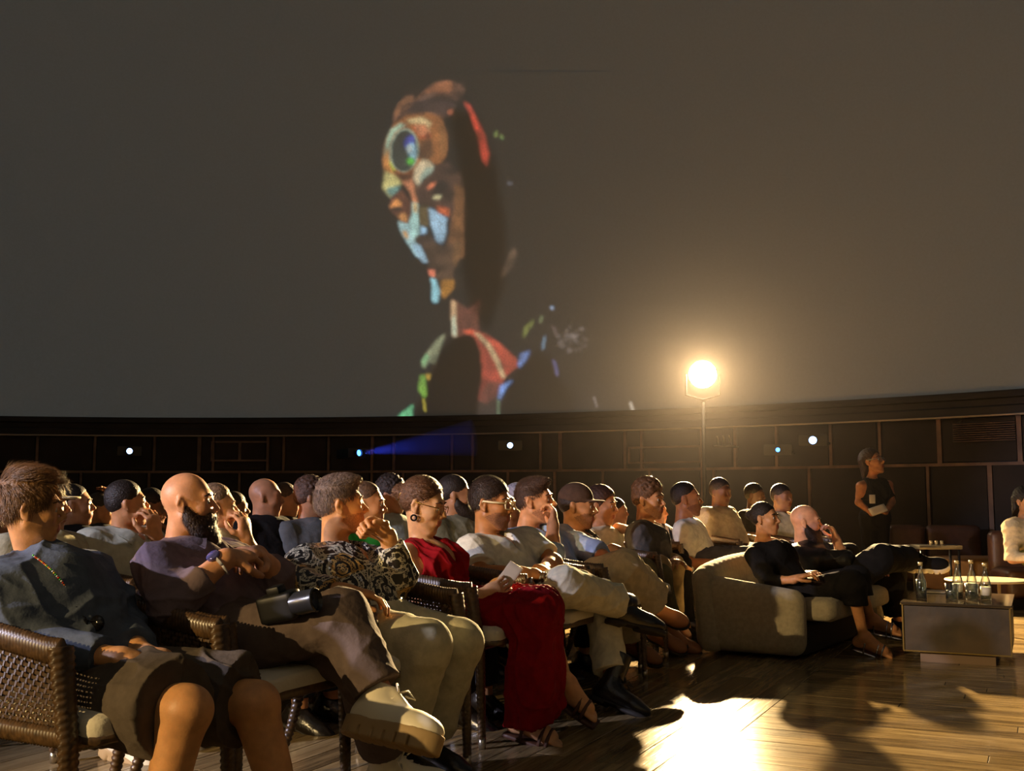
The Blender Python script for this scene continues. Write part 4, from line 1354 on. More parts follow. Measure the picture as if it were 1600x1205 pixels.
# ------------------------------------------------------------------ coffee table, bottles, glasses
TA = math.atan2(-.26, .54)
M_TTOP = mat('table_top', (58, 46, 30), .16, noise=.2, nscale=6, spec=.6); M_TSIDE = mat('table_side', (62, 45, 22), .5, bump=.2, bscale=12, noise=.45, nscale=5)
M_GOLD = mat('brass_edge', (150, 125, 70), .3, metal=.8)
tA = PF(1406, 940, .36); tbl = empty('coffee_table', (tA.x, tA.y, 0), TA); tag(tbl, 'low dark wooden block coffee table carrying water bottles', 'table')
TW, TD, TH = .62, .86, .36
b = MB(); b.rbox((TW / 2, TD / 2, TH - .01), (TW / 2, TD / 2, .01), .003, 3); b.build('table_top', M_TTOP, tbl, edge=30)
b = MB(); b.rbox((TW / 2, TD / 2, TH / 2 + .022), (TW / 2 - .012, TD / 2 - .012, TH / 2 - .045), .004, 3); b.build('table_body', M_TSIDE, tbl, edge=30)
b = MB()
for c, d in (((TW / 2, .004, TH - .014), (TW, .006, .008)), ((.004, TD / 2, TH - .014), (.006, TD, .008)), ((TW - .004, TD / 2, TH - .014), (.006, TD, .008)), ((TW / 2, .008, .068), (TW - .02, .006, .008)), ((TW - .012, .008, .21), (.008, .008, .28)), ((.012, .008, .21), (.008, .008, .28))): b.box(c, d)
b.build('edge_trim', M_GOLD, tbl, smooth=False)
b = MB(); b.box((TW / 2 + .0, TD / 2, .031), (TW - .20, TD - .12, .062)); b.build('plinth', mat('plinth', (120, 95, 72), .5), tbl, smooth=False)
for r_ in (.028,):
    pass
def thin_glass(name, col, f, rough=.06):
    m = bpy.data.materials.new(name); m.use_nodes = True; n = m.node_tree; n.nodes.clear()
    o_ = n.nodes.new('ShaderNodeOutputMaterial'); a_ = n.nodes.new('ShaderNodeBsdfTransparent'); g_ = n.nodes.new('ShaderNodeBsdfGlossy'); x_ = n.nodes.new('ShaderNodeMixShader'); fr = n.nodes.new('ShaderNodeLayerWeight'); fr.inputs[0].default_value = f
    a_.inputs[0].default_value = (*col, 1); g_.inputs['Roughness'].default_value = rough
    n.links.new(fr.outputs['Facing'], x_.inputs[0]); n.links.new(a_.outputs[0], x_.inputs[1]); n.links.new(g_.outputs[0], x_.inputs[2]); n.links.new(x_.outputs[0], o_.inputs[0]); return m


M_GL = thin_glass('clear_glass', (.93, .95, .93), .45, .12); M_WATER = thin_glass('water', (.85, .9, .88), .3, .2)
M_LAB = mat('bottle_label', (205, 195, 170), .6); M_CAPW = mat('bottle_cap', (215, 190, 130), .35, metal=.5)


def bottle(px, py, label, hgt=.24, lab=True, wat=.75, cap=True):
    q = PF(px, py, TH + .001); o = empty('glass_bottle' if lab else 'water_bottle', q); tag(o, label, 'bottle', 'bottles on the coffee table')
    s = hgt / .24; prof = [(.030, 0), (.0335, .004), (.0335, .105), (.030, .125), (.018, .165), (.0125, .19), (.0115, .225), (.0135, .228), (.0135, .236), (.0115, .24)]
    inn = [(.0095, .24), (.0095, .19), (.0155, .163), (.0275, .124), (.031, .10), (.031, .008), (.001, .007)]
    MB().lathe([(a * s, z * s) for a, z in prof + inn], 20).build('bottle_glass', M_GL, o)
    MB().lathe([(.0008, .009 * s), (.0305 * s, .009 * s), (.0305 * s, .1 * s * wat + .01), (.0008, .1 * s * wat + .012)], 20).build('water', M_WATER, o)
    if lab: MB().lathe([(.0339 * s, .032 * s), (.0342 * s, .032 * s), (.0342 * s, .088 * s), (.0339 * s, .088 * s)], 20).build('paper_label', M_LAB, o)
    if cap: MB().lathe([(.001, .243 * s), (.0142 * s, .243 * s), (.0142 * s, .222 * s), (.0138 * s, .222 * s), (.0138 * s, .241 * s), (.001, .241 * s)], 16).build('bottle_cap', M_CAPW, o)


bottle(1440, 937, 'slim clear water bottle standing alone at the left of the coffee table', .225, False, 1.2)
bottle(1497, 932, 'clear bottle with pale label, leftmost of the three behind the glasses', .222)
bottle(1519, 931, 'clear bottle with pale label, middle of the three behind the glasses', .222)
bottle(1541, 938, 'clear bottle with pale label, rightmost on the coffee table', .222)
for px, lb in ((1488, 'left one of two short tumblers before the bottles'), (1519, 'right one of two short tumblers before the bottles')):
    o = empty('tumbler', PF(px, 938, TH + .001)); tag(o, 'clear glass, ' + lb, 'glass', 'tumblers on the coffee table')
    MB().lathe([(.030, 0), (.036, .003), (.040, .1), (.0375, .1), (.034, .012), (.001, .01)], 22).build('tumbler_glass', M_GL, o)
    MB().lathe([(.001, .011), (.0335, .012), (.0355, .06), (.001, .062)], 22).build('water', M_WATER, o)
o = MB().rbox((0, 0, .006), (.11, .085, .006), .003, 3).build('notebook', mat('notebook_cover', (120, 110, 95), .5)); o.location = PF(1468, 926, TH + .001); o.rotation_euler = (0, 0, TA); tag(o, 'closed grey notebook lying at the back of the coffee table', 'notebook')

# round side table
q = PF(1541, 905, .40); o = empty('round_side_table', (q.x, q.y, 0)); tag(o, 'small round pale table behind the coffee table', 'table')
MB().lathe([(.001, .385), (.28, .385), (.285, .392), (.28, .40), (.001, .40)], 40).build('table_top', mat('pale_top', (185, 165, 130), .4), o, edge=35)
MB().tube([(0.09, 0, 0.012), (0.09, 0, .385)], .012, 10).build('leg', M_METAL, o)
MB().lathe([(.001, 0), (.14, 0), (.14, .01), (.001, .014)], 30).build('foot', M_METAL, o, edge=35)

# tray table behind, low tan platform, leather lounge seats
q = P(1462, 853, 10.2); o = empty('low_tray_table', (q.x, q.y, 0), R(-2)); tag(o, 'low table with a silver tray top, behind the striped shoe', 'table')
MB().rbox((0, 0, .53), (.195, .14, .02), .006, 3).build('table_top', M_METAL, o, edge=30)
for x, y in ((-.17, -.11), (.17, -.11), (-.17, .11), (.17, .11)): MB().tube([(x, y, 0), (x, y, .515)], .012, 8).build('leg', M_BLACK, o)
t = MB()
for i in range(3): MB().lathe([(.012, 0), (.016, .01), (.014, .035), (.001, .036)], 10, None, (q.x - .05 + i * .05, q.y - .02, .551)).build('small_cup', M_CAPW, None); bpy.context.view_layer.update()
for o_, lb in zip([x for x in COL.objects if x.name.startswith('small_cup')], ('left', 'middle', 'right')): tag(o_, f'tiny gilded cup on the silver tray, {lb} of three', 'cup', 'cups on the tray')
q0 = PF(1462, 905, 0); o = empty('tan_platform', (0, 0, 0)); tag(o, 'low tan upholstered platform behind the round side table', 'bench')
MB().rbox((4.98, 11.05, .22), (.76, .3, .17), .05, 8, None).build('seat_cushion', mat('tan_fabric', (140, 100, 50), .85, bump=.2, bscale=60), o)
MB().box((4.98, 11.05, .025), (1.4, .5, .05)).build('base', M_BLACK, o, smooth=False)
M_LEA = mat('brown_leather', (70, 44, 30), .45, bump=.2, bscale=30, noise=.2)
for i, (px, w_, lb) in enumerate(((1415, .40, 'brown leather lounge seat just right of the standing woman'), (1488, .58, 'wide brown leather lounge seat right of the standing woman'), (1590, .5, 'brown leather lounge seat under the person at the right edge'))):
    d = (11.95, 11.9, 9.95)[i]; c = PF(px, 775 + FPX / d * .999, 0); o = empty('lounge_seat', (c.x, d, 0), R(-8)); tag(o, lb, 'seat', 'brown lounge seats')
    MB().rbox((0, 0, .22), (w_ / 2, .30, .13), .05, 8).build('seat_cushion', M_LEA, o)
    MB().rbox((0, .26, .42), (w_ / 2, .08, .26), .06, 8).build('backrest', M_LEA, o)
    MB().box((0, 0, .05), (w_ * .85, .5, .1)).build('base', M_BLACK, o, smooth=False)

# ------------------------------------------------------------------ the lamp on its stand, the small projectors
M_LENS = mat('lamp_lens', (255, 236, 200), .3, emis=90); M_BLUE = mat('projector_lens', (150, 190, 255), .3, emis=14); M_BLUE2 = mat('blue_lens', (60, 130, 255), .3, emis=9)
o = empty('spotlight', (LAMP.x, LAMP.y, 0)); tag(o, 'glaring warm spotlight on a tall stand before the dome', 'lamp')
dirn = (Vector((0, 0, 1.0)) - LAMP).normalized(); Mx = dirn.to_track_quat('Z', 'Y').to_matrix()
MB().lathe([(.001, -.42), (.15, -.42), (.15, -.36), (.175, -.1), (.185, 0), (.175, 0), (.165, -.02), (.001, -.03)], 28, Mx, (0, 0, LAMP.z)).build('housing', M_BLACK, o, edge=40)
MB().lathe([(.001, -.02), (.165, -.02), (.155, .012), (.001, .03)], 28, Mx, (0, 0, LAMP.z)).build('lens', M_LENS, o)
MB().tube([(-.21, 0, LAMP.z), (-.21, 0, LAMP.z - .26), (0, 0, LAMP.z - .32), (.21, 0, LAMP.z - .26), (.21, 0, LAMP.z)], .015, 8).build('yoke', M_BLACK, o)
MB().tube([(0, 0, .3), (0, 0, LAMP.z - .35)], .025, 10).build('pole', M_BLACK, o)
for k in range(3): MB().tube([(0, 0, .8), (.5 * math.cos(k * 2.1 + .4), .5 * math.sin(k * 2.1 + .4), .012)], .015, 8).build('leg', M_BLACK, o)
for px, py, rr, lb in ((203, 705, .040, 'small projector glowing white in the wall at the far left'), (560, 708, .045, 'small projector throwing a blue beam, below the projected face'), (797, 696, .038, 'small projector with an oval glow above the man in white-framed glasses'), (1215, 703, .026, 'dim blue projector left of the bright one, right of the spotlight'), (1270, 688, .045, 'bright bluish projector right of the spotlight')):
    th = wall_th(px, RW - .62); c = arc_pt(th, RW - .62, 0); z = P(px, py, c.y).z
    o = empty('projector', (c.x, c.y, z)); tag(o, lb, 'projector', 'projectors on the wall')
    dr = (Vector((0, 0, 1.0)) - Vector((c.x, c.y, z))).normalized()
    if px == 560: dr = (dr + Vector((.9, 0, .12))).normalized()
    Mx = dr.to_track_quat('Z', 'Y').to_matrix(); bx = MB(); bx.rbox((0, 0, 0), (.17, .07, .14), .01, 3, Mx, lambda p: (p[0], p[1], p[2] - .16)); bx.build('projector_case', M_BLACK, o, edge=40)
    MB().lathe([(rr * 1.3, -.03), (rr * 1.35, .03), (rr * 1.1, .035), (rr * 1.05, .0), (.001, -.001)], 18, Mx).build('lens_tube', M_BLACK, o, edge=40)
    MB().lathe([(.001, .004), (rr, .006), (rr * .7, .022), (.001, .028)], 18, Mx).build('lens', M_BLUE2 if px in (560, 1215) else M_BLUE, o)
    MB().tube([(0, 0, 0), (c.x * 0 + math.cos(th) * .5, math.sin(th) * .5, -.02)], .02, 8).build('bracket', M_BLACK, o)
th = wall_th(1131, RW - .55); c = arc_pt(th, RW - .55, 0); z = P(1131, 697, c.y).z
o = empty('wall_shelf', (c.x, c.y, z), th - R(90)); tag(o, 'small dark shelf with two little fittings on the wall, right below the spotlight', 'shelf')
MB().rbox((0, 0, 0), (.12, .07, .012), .005, 3).build('shelf_board', M_METAL, o, edge=30)
for x in (-.08, 0, .08): MB().tube([(x, 0, .012), (x, 0, .10), (x, -.03, .13)], .011, 8).build('fitting', M_METAL, o)
MB().tube([(0, 0, 0), (0, .5, 0)], .014, 8).build('bracket', M_BLACK, o)
# the haze lit by the blue projector: a real cone of thin glowing mist
th = wall_th(563, RW - .62); c = arc_pt(th, RW - .62, 0); c.z = P(560, 708, c.y).z
e0 = Vector((c.x, c.y, c.z)); e1 = P(740, 684, c.y - .35)
mv = bpy.data.materials.new('haze'); mv.use_nodes = True; nt = mv.node_tree; nt.nodes.clear()
out = nt.nodes.new('ShaderNodeOutputMaterial'); vs = nt.nodes.new('ShaderNodeVolumePrincipled'); nt.links.new(vs.outputs[0], out.inputs['Volume'])
vs.inputs['Color'].default_value = (.3, .35, .9, 1); vs.inputs['Density'].default_value = .9; vs.inputs['Anisotropy'].default_value = .3
hz = MB(); hz.tube([e0 + (e1 - e0).normalized() * .06, e1], [.03, .27], 20); hzo = hz.build('light_beam_haze', mv); tag(hzo, 'faint blue light beam from the small projector through the haze', 'beam', kind='stuff')
light('blue_projector_beam', 'SPOT', e0 + (e1 - e0).normalized() * .05, 60, (.12, .2, 1), e1, spot_size=R(20), spot_blend=.4, shadow_soft_size=.03)

# thin haze in the air round the spotlight
mh = bpy.data.materials.new('thin_haze'); mh.use_nodes = True; nt = mh.node_tree; nt.nodes.clear()
out = nt.nodes.new('ShaderNodeOutputMaterial'); vs = nt.nodes.new('ShaderNodeVolumeScatter'); nt.links.new(vs.outputs[0], out.inputs['Volume'])
vs.inputs['Color'].default_value = (1, .90, .90, 1); vs.inputs['Anisotropy'].default_value = .2
# the haze thins out evenly from its middle
tc_ = nt.nodes.new('ShaderNodeTexCoord'); mp_ = nt.nodes.new('ShaderNodeMapping'); gd = nt.nodes.new('ShaderNodeTexGradient'); gd.gradient_type = 'QUADRATIC_SPHERE'
mp_.inputs['Scale'].default_value = (1 / 5.4, 1 / 5.4, 1 / 3.9); nt.links.new(tc_.outputs['Object'], mp_.inputs[0]); nt.links.new(mp_.outputs[0], gd.inputs[0])
mm = nt.nodes.new('ShaderNodeMath'); mm.operation = 'MULTIPLY'; mm.inputs[1].default_value = .0029; nt.links.new(gd.outputs['Fac'], mm.inputs[0]); nt.links.new(mm.outputs[0], vs.inputs['Density'])
hb = MB(); hb.lathe([(.01, -4.0), (3.0, -3.5), (4.8, -2.1), (5.5, 0), (4.8, 2.1), (3.0, 3.5), (.01, 4.0)], 30); hbo = hb.build('haze', mh); hbo.location = (LAMP.x, LAMP.y - 1.0, LAMP.z + .2)
tag(hbo, 'thin haze glowing in the air round the warm spotlight', 'haze', kind='stuff')

# ------------------------------------------------------------------ odds and ends near the audience
o = empty('photo_camera', P(438, 948, 3.32)); tag(o, 'black photo camera with lens held on the bald bearded man\'s lap', 'camera')
o.rotation_euler = (R(10), R(-12), R(-20))
MB().rbox((0, 0, 0), (.062, .035, .042), .012, 6).build('camera_body', M_BLACK, o, edge=40)
MB().rbox((0, 0, .05), (.022, .024, .014), .006, 4).build('viewfinder', M_BLACK, o, edge=40)
MB().lathe([(.034, 0), (.036, .03), (.034, .06), (.037, .075), (.033, .078), (.028, .066), (.001, .06)], 22, Matrix.Rotation(R(90), 3, 'Y'), (.055, -.01, 0)).build('lens', mat('lens_barrel', (40, 40, 42), .25), o, edge=40)
# ------------------------------------------------------------------ the front row
M_TEE = fabric((84, 92, 106)); M_SHORT = fabric((86, 76, 66)); M_GREYSH = fabric((112, 96, 100)); M_BROWN = fabric((98, 84, 78))
M_BEIGE = fabric((186, 180, 152)); M_BEIGE2 = fabric((204, 186, 152)); M_WHITE = fabric((214, 210, 196)); M_BLUESH = fabric((150, 168, 196))
M_RED = fabric((132, 13, 22)); M_NAVY = fabric((42, 44, 52)); M_BLK = fabric((22, 20, 20)); M_CREAM = fabric((206, 200, 176))
M_SNK = mat('white_leather', (232, 222, 196), .5, bump=.08, bscale=40); M_SOLE = mat('cream_sole', (168, 140, 96), .65); M_DSOLE = mat('dark_sole', (34, 28, 24), .7)
M_BOOT = mat('black_leather', (24, 20, 19), .28, bump=.25, bscale=50, spec=.7); M_TAN = mat('tan_leather', (150, 98, 60), .6); M_LACEB = mat('black_lace', (30, 28, 28), .6)
M_STRAP = mat('strap_leather', (74, 44, 30), .55)

# ornate shirt: gold and cream rosettes and frames on black
M_ORN = bpy.data.materials.new('ornate_silk'); M_ORN.use_nodes = True
n, l = M_ORN.node_tree.nodes, M_ORN.node_tree.links; b = n['Principled BSDF']; b.inputs['Roughness'].default_value = .38
tc = n.new('ShaderNodeTexCoord')
def vor(scale, feat, out=0):
    v = n.new('ShaderNodeTexVoronoi'); v.feature = feat; v.inputs['Scale'].default_value = scale; l.new(tc.outputs['Object'], v.inputs['Vector']); return v.outputs[out]
def mth(op, a, b_=None):
    m = n.new('ShaderNodeMath'); m.operation = op
    for i, x in enumerate((a, b_)):
        if x is None: continue
        if isinstance(x, (int, float)): m.inputs[i].default_value = x
        else: l.new(x, m.inputs[i])
    return m.outputs[0]
big = vor(9, 'F1'); edge = vor(9, 'DISTANCE_TO_EDGE'); fine = vor(70, 'F1'); scr = vor(120, 'DISTANCE_TO_EDGE')
rings = mth('SINE', mth('MULTIPLY', big, 46)); rings2 = mth('GREATER_THAN', rings, .35)
frame = mth('LESS_THAN', mth('ABSOLUTE', mth('SUBTRACT', edge, .05)), .014)
fl = mth('GREATER_THAN', fine, .47); scrl = mth('LESS_THAN', scr, .075)
msk = mth('MAXIMUM', mth('MAXIMUM', mth('MULTIPLY', rings2, fl), frame), mth('MULTIPLY', scrl, mth('GREATER_THAN', mth('SINE', mth('MULTIPLY', big, 21)), -.1)))
msk = mth('MULTIPLY', msk, mth('GREATER_THAN', vor(26, 'F1'), .30))
cr = n.new('ShaderNodeValToRGB'); cr.color_ramp.interpolation = 'CONSTANT'
cr.color_ramp.elements[0].color = (*lin((196, 156, 84)), 1); cr.color_ramp.elements[1].position = .5; cr.color_ramp.elements[1].color = (*lin((206, 200, 176)), 1)
vc = vor(9, 'F1', 1); sx = n.new('ShaderNodeSeparateColor'); l.new(vc, sx.inputs[0]); l.new(sx.outputs[0], cr.inputs[0])
mx = n.new('ShaderNodeMix'); mx.data_type = 'RGBA'; mx.inputs[6].default_value = (.012, .010, .009, 1); l.new(msk, mx.inputs[0]); l.new(cr.outputs[0], mx.inputs[7]); l.new(mx.outputs[2], b.inputs['Base Color'])


def strip_mat(name, c1, c2, sc, ax='Z'):
    m = bpy.data.materials.new(name); m.use_nodes = True; n = m.node_tree.nodes; l = m.node_tree.links; b = n['Principled BSDF']; b.inputs['Roughness'].default_value = .9
    t = n.new('ShaderNodeTexCoord'); wv = n.new('ShaderNodeTexWave'); wv.inputs['Scale'].default_value = sc; wv.bands_direction = ax; l.new(t.outputs['Object'], wv.inputs[0])
    g = n.new('ShaderNodeMath'); g.operation = 'GREATER_THAN'; g.inputs[1].default_value = .5; l.new(wv.outputs['Fac'], g.inputs[0])
    mx = n.new('ShaderNodeMix'); mx.data_type = 'RGBA'; mx.inputs[6].default_value = (*lin(c1), 1); mx.inputs[7].default_value = (*lin(c2), 1); l.new(g.outputs[0], mx.inputs[0]); l.new(mx.outputs[2], b.inputs['Base Color']); return m


def tubeW(root, L0, name, pts, r, m, n=7, flat=None):
    return MB().tube([np.array(p) - L0 for p in pts], r, n, flat=flat).build(name, m, root)


def ringW(root, L0, name, c, ax, r, rr, m, a0=0, a1=6.2832, n=22, flat=None):
    ax = nv(ax); u = nv(np.cross(ax, (0, 0, 1) if abs(ax[2]) < .9 else (1, 0, 0))); v = np.cross(ax, u); c = np.array(c)
    return tubeW(root, L0, name, [c + u * r * math.cos(t) + v * r * math.sin(t) for t in np.linspace(a0, a1, n)], rr, m, 7, flat)


def glasses(root, J, L0, W, m, lens, thick=.0022, w_=.023, hh=.017, rnd=False):
    g = MB(); hs = J['hs']
    for sg in (-1, 1):
        pts = []
        for t in np.linspace(0, 2 * math.pi, 25):
            cx, cz = math.cos(t), math.sin(t)
            if not rnd: cx, cz = math.copysign(abs(cx) ** .5, cx), math.copysign(abs(cz) ** .5, cz)
            pts.append(Vector(W((.108 - abs(sg * (.032 + w_ * cx * sg)) * .18, sg * .032 + w_ * cx, .0 + hh * cz)) - L0))
        g.tube(pts, thick * hs, 6)
        g.tube([Vector(W((.098, sg * .058, .008)) - L0), Vector(W((.04, sg * .078, .010)) - L0), Vector(W((-.008, sg * .082, .014)) - L0), Vector(W((-.026, sg * .080, -.008)) - L0)], thick * hs, 6, flat=(1, 1.6))
    g.tube([Vector(W((.106, -.010, .004)) - L0), Vector(W((.110, 0, .007)) - L0), Vector(W((.106, .010, .004)) - L0)], thick * hs, 6)
    o = g.build('glasses', m, root)
    ln = MB()
    for sg in (-1, 1):
        bs = len(ln.v); 
        for t in np.linspace(0, 2 * math.pi, 17)[:-1]:
            ln.v.append(tuple(W((.107 - abs(.032 + w_ * math.cos(t) * sg) * .18, sg * .032 + w_ * .95 * math.cos(t), hh * .95 * math.sin(t))) - L0))
        ln.f.append(tuple(range(bs, bs + 16)))
    ln.build('lens', lens, o)


M_LENSG = bpy.data.materials.new('spectacle_lens'); M_LENSG.use_nodes = True
_n = M_LENSG.node_tree; _n.nodes.clear(); _o = _n.nodes.new('ShaderNodeOutputMaterial'); _a = _n.nodes.new('ShaderNodeBsdfTransparent'); _g = _n.nodes.new('ShaderNodeBsdfGlossy'); _x = _n.nodes.new('ShaderNodeMixShader')
_g.inputs['Roughness'].default_value = .05; _x.inputs[0].default_value = .1; _n.links.new(_a.outputs[0], _x.inputs[1]); _n.links.new(_g.outputs[0], _x.inputs[2]); _n.links.new(_x.outputs[0], _o.inputs[0])
M_GOLDW = mat('gold', (212, 170, 90), .25, metal=1); M_SILV = mat('silver', (190, 190, 195), .25, metal=1); M_WFRAME = mat('white_frame', (235, 215, 170), .3)

# 1 young man at the left edge
J = PX(hd=(50, 797, 3.12, 110, -15, 1), nk=(60, 893, 3.15), sn=(2, 928, 2.98), sf=(138, 905, 3.32), en=(42, 1010, 2.93), ef=(190, 985, 3.25), wn=(190, 1030, 2.84), wf=(222, 1022, 3.00),
       gn=(256, 1040, 2.86), gf=(258, 1026, 2.90), hn=(138, 1082, 2.98), hf=(172, 1068, 3.16), kn=(292, 1110, 2.74), kf=(400, 1100, 3.03), an=(238, 1332, 2.74), af=(462, 1318, 3.02), tn=(300, 1370, 2.66), tf=(530, 1350, 2.95),
       pn=(0, 0, -1), pf=(0, 0, -1), cn=.9, cf=.9)
sn_ = dict(skin=(206, 142, 92), hair=('messy', (112, 78, 44), 9000), top=M_TEE, top_name='sweatshirt', sleeve=dict(n=1.8, f=1.72), loose=.03, fold=.011, collar=True, bottom=M_SHORT, bottom_name='shorts', hem=.90, bloose=.034, flare=.030, bfold=.011, shoes=('sneaker', M_SNK, M_SOLE), b=.95, hemdrop=.05)
root, J, L0, W = make_person('person', J, sn_, 'young man with light brown hair, grey-blue sweatshirt and shorts, at the left edge', h=.005)
nkp = np.array(J['nk'])
bead = [mat('bead_' + c, v, .3) for c, v in (('green', (90, 190, 70)), ('red', (220, 60, 40)), ('yellow', (230, 190, 40)), ('white', (225, 225, 220)), ('orange', (230, 120, 40)))]
pts = [P(52, 868, 2.98), P(66, 878, 2.985), P(80, 890, 2.99), P(96, 908, 3.0), P(110, 930, 3.0), P(119, 948, 3.0)]
cord = tubeW(root, L0, 'beaded_cord', pts, .0022, M_BLK)
k = 0
for i in range(len(pts) - 1):
    for f in np.linspace(0, 1, 8)[:-1]:
        p = pts[i].lerp(pts[i + 1], f); MB().lathe([(.0008, -.003), (.0031, -.001), (.0031, .001), (.0008, .003)], 7, None, np.array(p) - L0).build('bead', bead[(k * 3 + k // 4) % 5], cord); k += 1
tubeW(root, L0, 'glasses_cord', [P(76, 880, 3.18), P(100, 905, 3.17), P(122, 930, 3.14), P(146, 950, 3.1), P(160, 972, 3.06)], .0022, M_BLK)
sg = MB()
for cx in (126, 152):
    sg.lathe([(.001, -.002), (.021, -.0015), (.022, .001), (.001, .003)], 14, (Vector((-.2, -1, .1))).to_track_quat('Z', 'Y').to_matrix(), np.array(P(cx, 974, 2.985)) - L0)
sg.tube([np.array(P(119, 948, 2.985)) - L0, np.array(P(121, 972, 2.985)) - L0], .003, 6); sg.tube([np.array(P(121, 970, 2.985)) - L0, np.array(P(160, 970, 2.985)) - L0], .002, 6)
sg.build('sunglasses', mat('dark_glass', (16, 15, 16), .12), root)
ringW(root, L0, 'bracelet', P(224, 1030, 3.0), np.array(J['wf']) - np.array(J['ef']), .033, .005, mat('bracelet', (150, 125, 50), .5))
# striped cushion between him and the chair
o = MB().rbox((0, 0, 0), (.13, .055, .075), .05, 8).build('striped_cushion', strip_mat('black_white_stripe', (20, 19, 18), (212, 205, 190), 9.5, 'Z')); o.location = P(168, 1092, 2.93); o.rotation_euler = (R(15), R(25), R(-25)); tag(o, 'black and white striped cushion tucked behind the young man on his chair', 'cushion')

# 2 bald bearded man
J = PX(hd=(296, 787, 3.62, 99, 1, -3), nk=(276, 868, 3.64), sn=(246, 885, 3.44), sf=(345, 880, 3.82), en=(266, 948, 3.32), ef=(428, 902, 3.72), wn=(352, 874, 3.40), wf=(402, 868, 3.62),
       gn=(402, 862, 3.52), gf=(374, 856, 3.46), hn=(352, 1006, 3.45), hf=(388, 996, 3.64), kn=(530, 966, 3.38), kf=(556, 1024, 3.48), an=(598, 1090, 3.30), af=(606, 1190, 3.66), tn=(705, 1112, 3.18), tf=(684, 1204, 3.60),
       pn=(.1, .6, -.6), pf=(-.2, -.5, -.6), cn=.75, cf=.8, ss=1.12, un=(-.35, .62, .75))
lk = dict(skin=(206, 140, 100), beard=('beard', (52, 36, 26), 3600), hair=None, top=M_GREYSH, sleeve=dict(n=1.62, f=1.15), loose=.02, fold=.008, vneck=.10, lapel=1, bottom=M_BROWN, hem=1.88, bloose=.022, flare=.016, bfold=.007, shoes=('sneaker', M_SNK, M_SOLE, M_SNK), b=1.04)
root, J, L0, W = make_person('person', J, lk, 'bald man with full beard, hands folded at his chest, chunky sneaker crossed over', h=.005)
wr, el = np.array(J['wn']), np.array(J['en']); u_ = nv(wr - el); wc = wr - u_ * .025
ws = ringW(root, L0, 'watch_strap', wc, u_, .0345, .004, mat('pale_strap', (200, 196, 205), .5), flat=(2.6, .8))
MB().lathe([(.001, -.005), (.021, -.005), (.022, .003), (.018, .006), (.001, .006)], 20, Vector((-.35, -.55, .75)).to_track_quat('Z', 'Y').to_matrix(), wc + nv((-.35, -.55, .75)) * .038 - L0).build('watch_face', mat('watch_face', (120, 120, 200), .15, metal=.6), root)
gf_ = np.array(J['wf']) + (np.array(J['gf']) - np.array(J['wf'])) * .95

# 3 man in the ornate shirt
J = PX(hd=(532, 790, 4.12, 92, -12, -4), nk=(522, 868, 4.14), sn=(476, 888, 3.98), sf=(588, 888, 4.30), en=(456, 915, 3.86), ef=(622, 902, 4.12), wn=(536, 926, 3.76), wf=(606, 838, 4.06),
       gn=(584, 930, 3.78), gf=(568, 816, 4.02), hn=(560, 990, 3.95), hf=(592, 978, 4.13), kn=(666, 1010, 3.75), kf=(717, 1006, 3.97), an=(622, 1168, 3.84), af=(668, 1156, 4.04), tn=(690, 1192, 3.76), tf=(735, 1180, 3.95),
       pn=(0, 0, -1), pf=(-.4, -.75, -.1), cn=.5, cf=1.25)
lk = dict(skin=(206, 140, 88), hair=('quiff', (112, 92, 80), 7000), beard=('stubble', (104, 72, 46), 1200), top=M_ORN, sleeve=dict(n=1.85, f=1.8), loose=.024, fold=.009, vneck=.12, lapel=1, bottom=M_BEIGE, hem=1.9, bloose=.024, flare=.02, bfold=.006, shoes=('shoe', M_BOOT, M_DSOLE), b=1.02, hemdrop=.1)
make_person('person', J, lk, 'man with short swept hair in ornate gold and black shirt, fist held to his chin', h=.005)

# 4 woman in red
J = PX(hd=(662, 790, 4.82, 86, 18, 12), nk=(658, 856, 4.84), sn=(630, 870, 4.68), sf=(694, 862, 5.0), en=(654, 932, 4.60), ef=(712, 926, 5.02), wn=(752, 930, 4.62), wf=(764, 922, 4.86),
       gn=(796, 912, 4.64), gf=(798, 906, 4.78), hn=(690, 966, 4.70), hf=(716, 958, 4.88), kn=(836, 968, 4.54), kf=(850, 946, 4.72), an=(818, 1118, 4.56), af=(884, 1066, 4.74), tn=(882, 1140, 4.50), tf=(948, 1108, 4.68),
       pn=(.2, .9, .2), pf=(.2, -.9, .2), cn=.5, cf=.5)


def skirt(F):
    h_ = [np.array(P(*q)) for q in ((798, 1134, 4.52), (820, 1136, 4.44), (850, 1128, 4.48), (872, 1104, 4.62), (862, 1090, 4.80), (808, 1124, 4.72))]
    kn_, kf_, hn_, hf_ = (np.array(J_[x]) for x in ('kn', 'kf', 'hn', 'hf'))
    F.cap(hn_, kn_, .10, .085, .05); F.cap(hf_, kf_, .10, .088, .05); F.cap((hn_ + hf_) / 2, (kn_ + kf_) / 2, .10, .088, .06)
    for i, q in enumerate(h_):
        top = kn_ if i in (0, 1, 2) else kf_
        top = top + np.array((-.03 if i in (0, 5) else .0, 0, -.02))
        F.cap(top, q, .075, .03, .035, cut=(q, (0, 0, -1)))
        q2 = h_[(i + 1) % 6]; F.cap(top * .5 + q * .5, q2 * .5 + (q + kf_ * 0) * .5, .05, .03, .05, cut=(q2, (0, 0, -1)))
    F.cap((kn_ + kf_) / 2, np.mean(h_, 0), .09, .085, .05, cut=(np.mean(h_, 0), (0, 0, -1)))


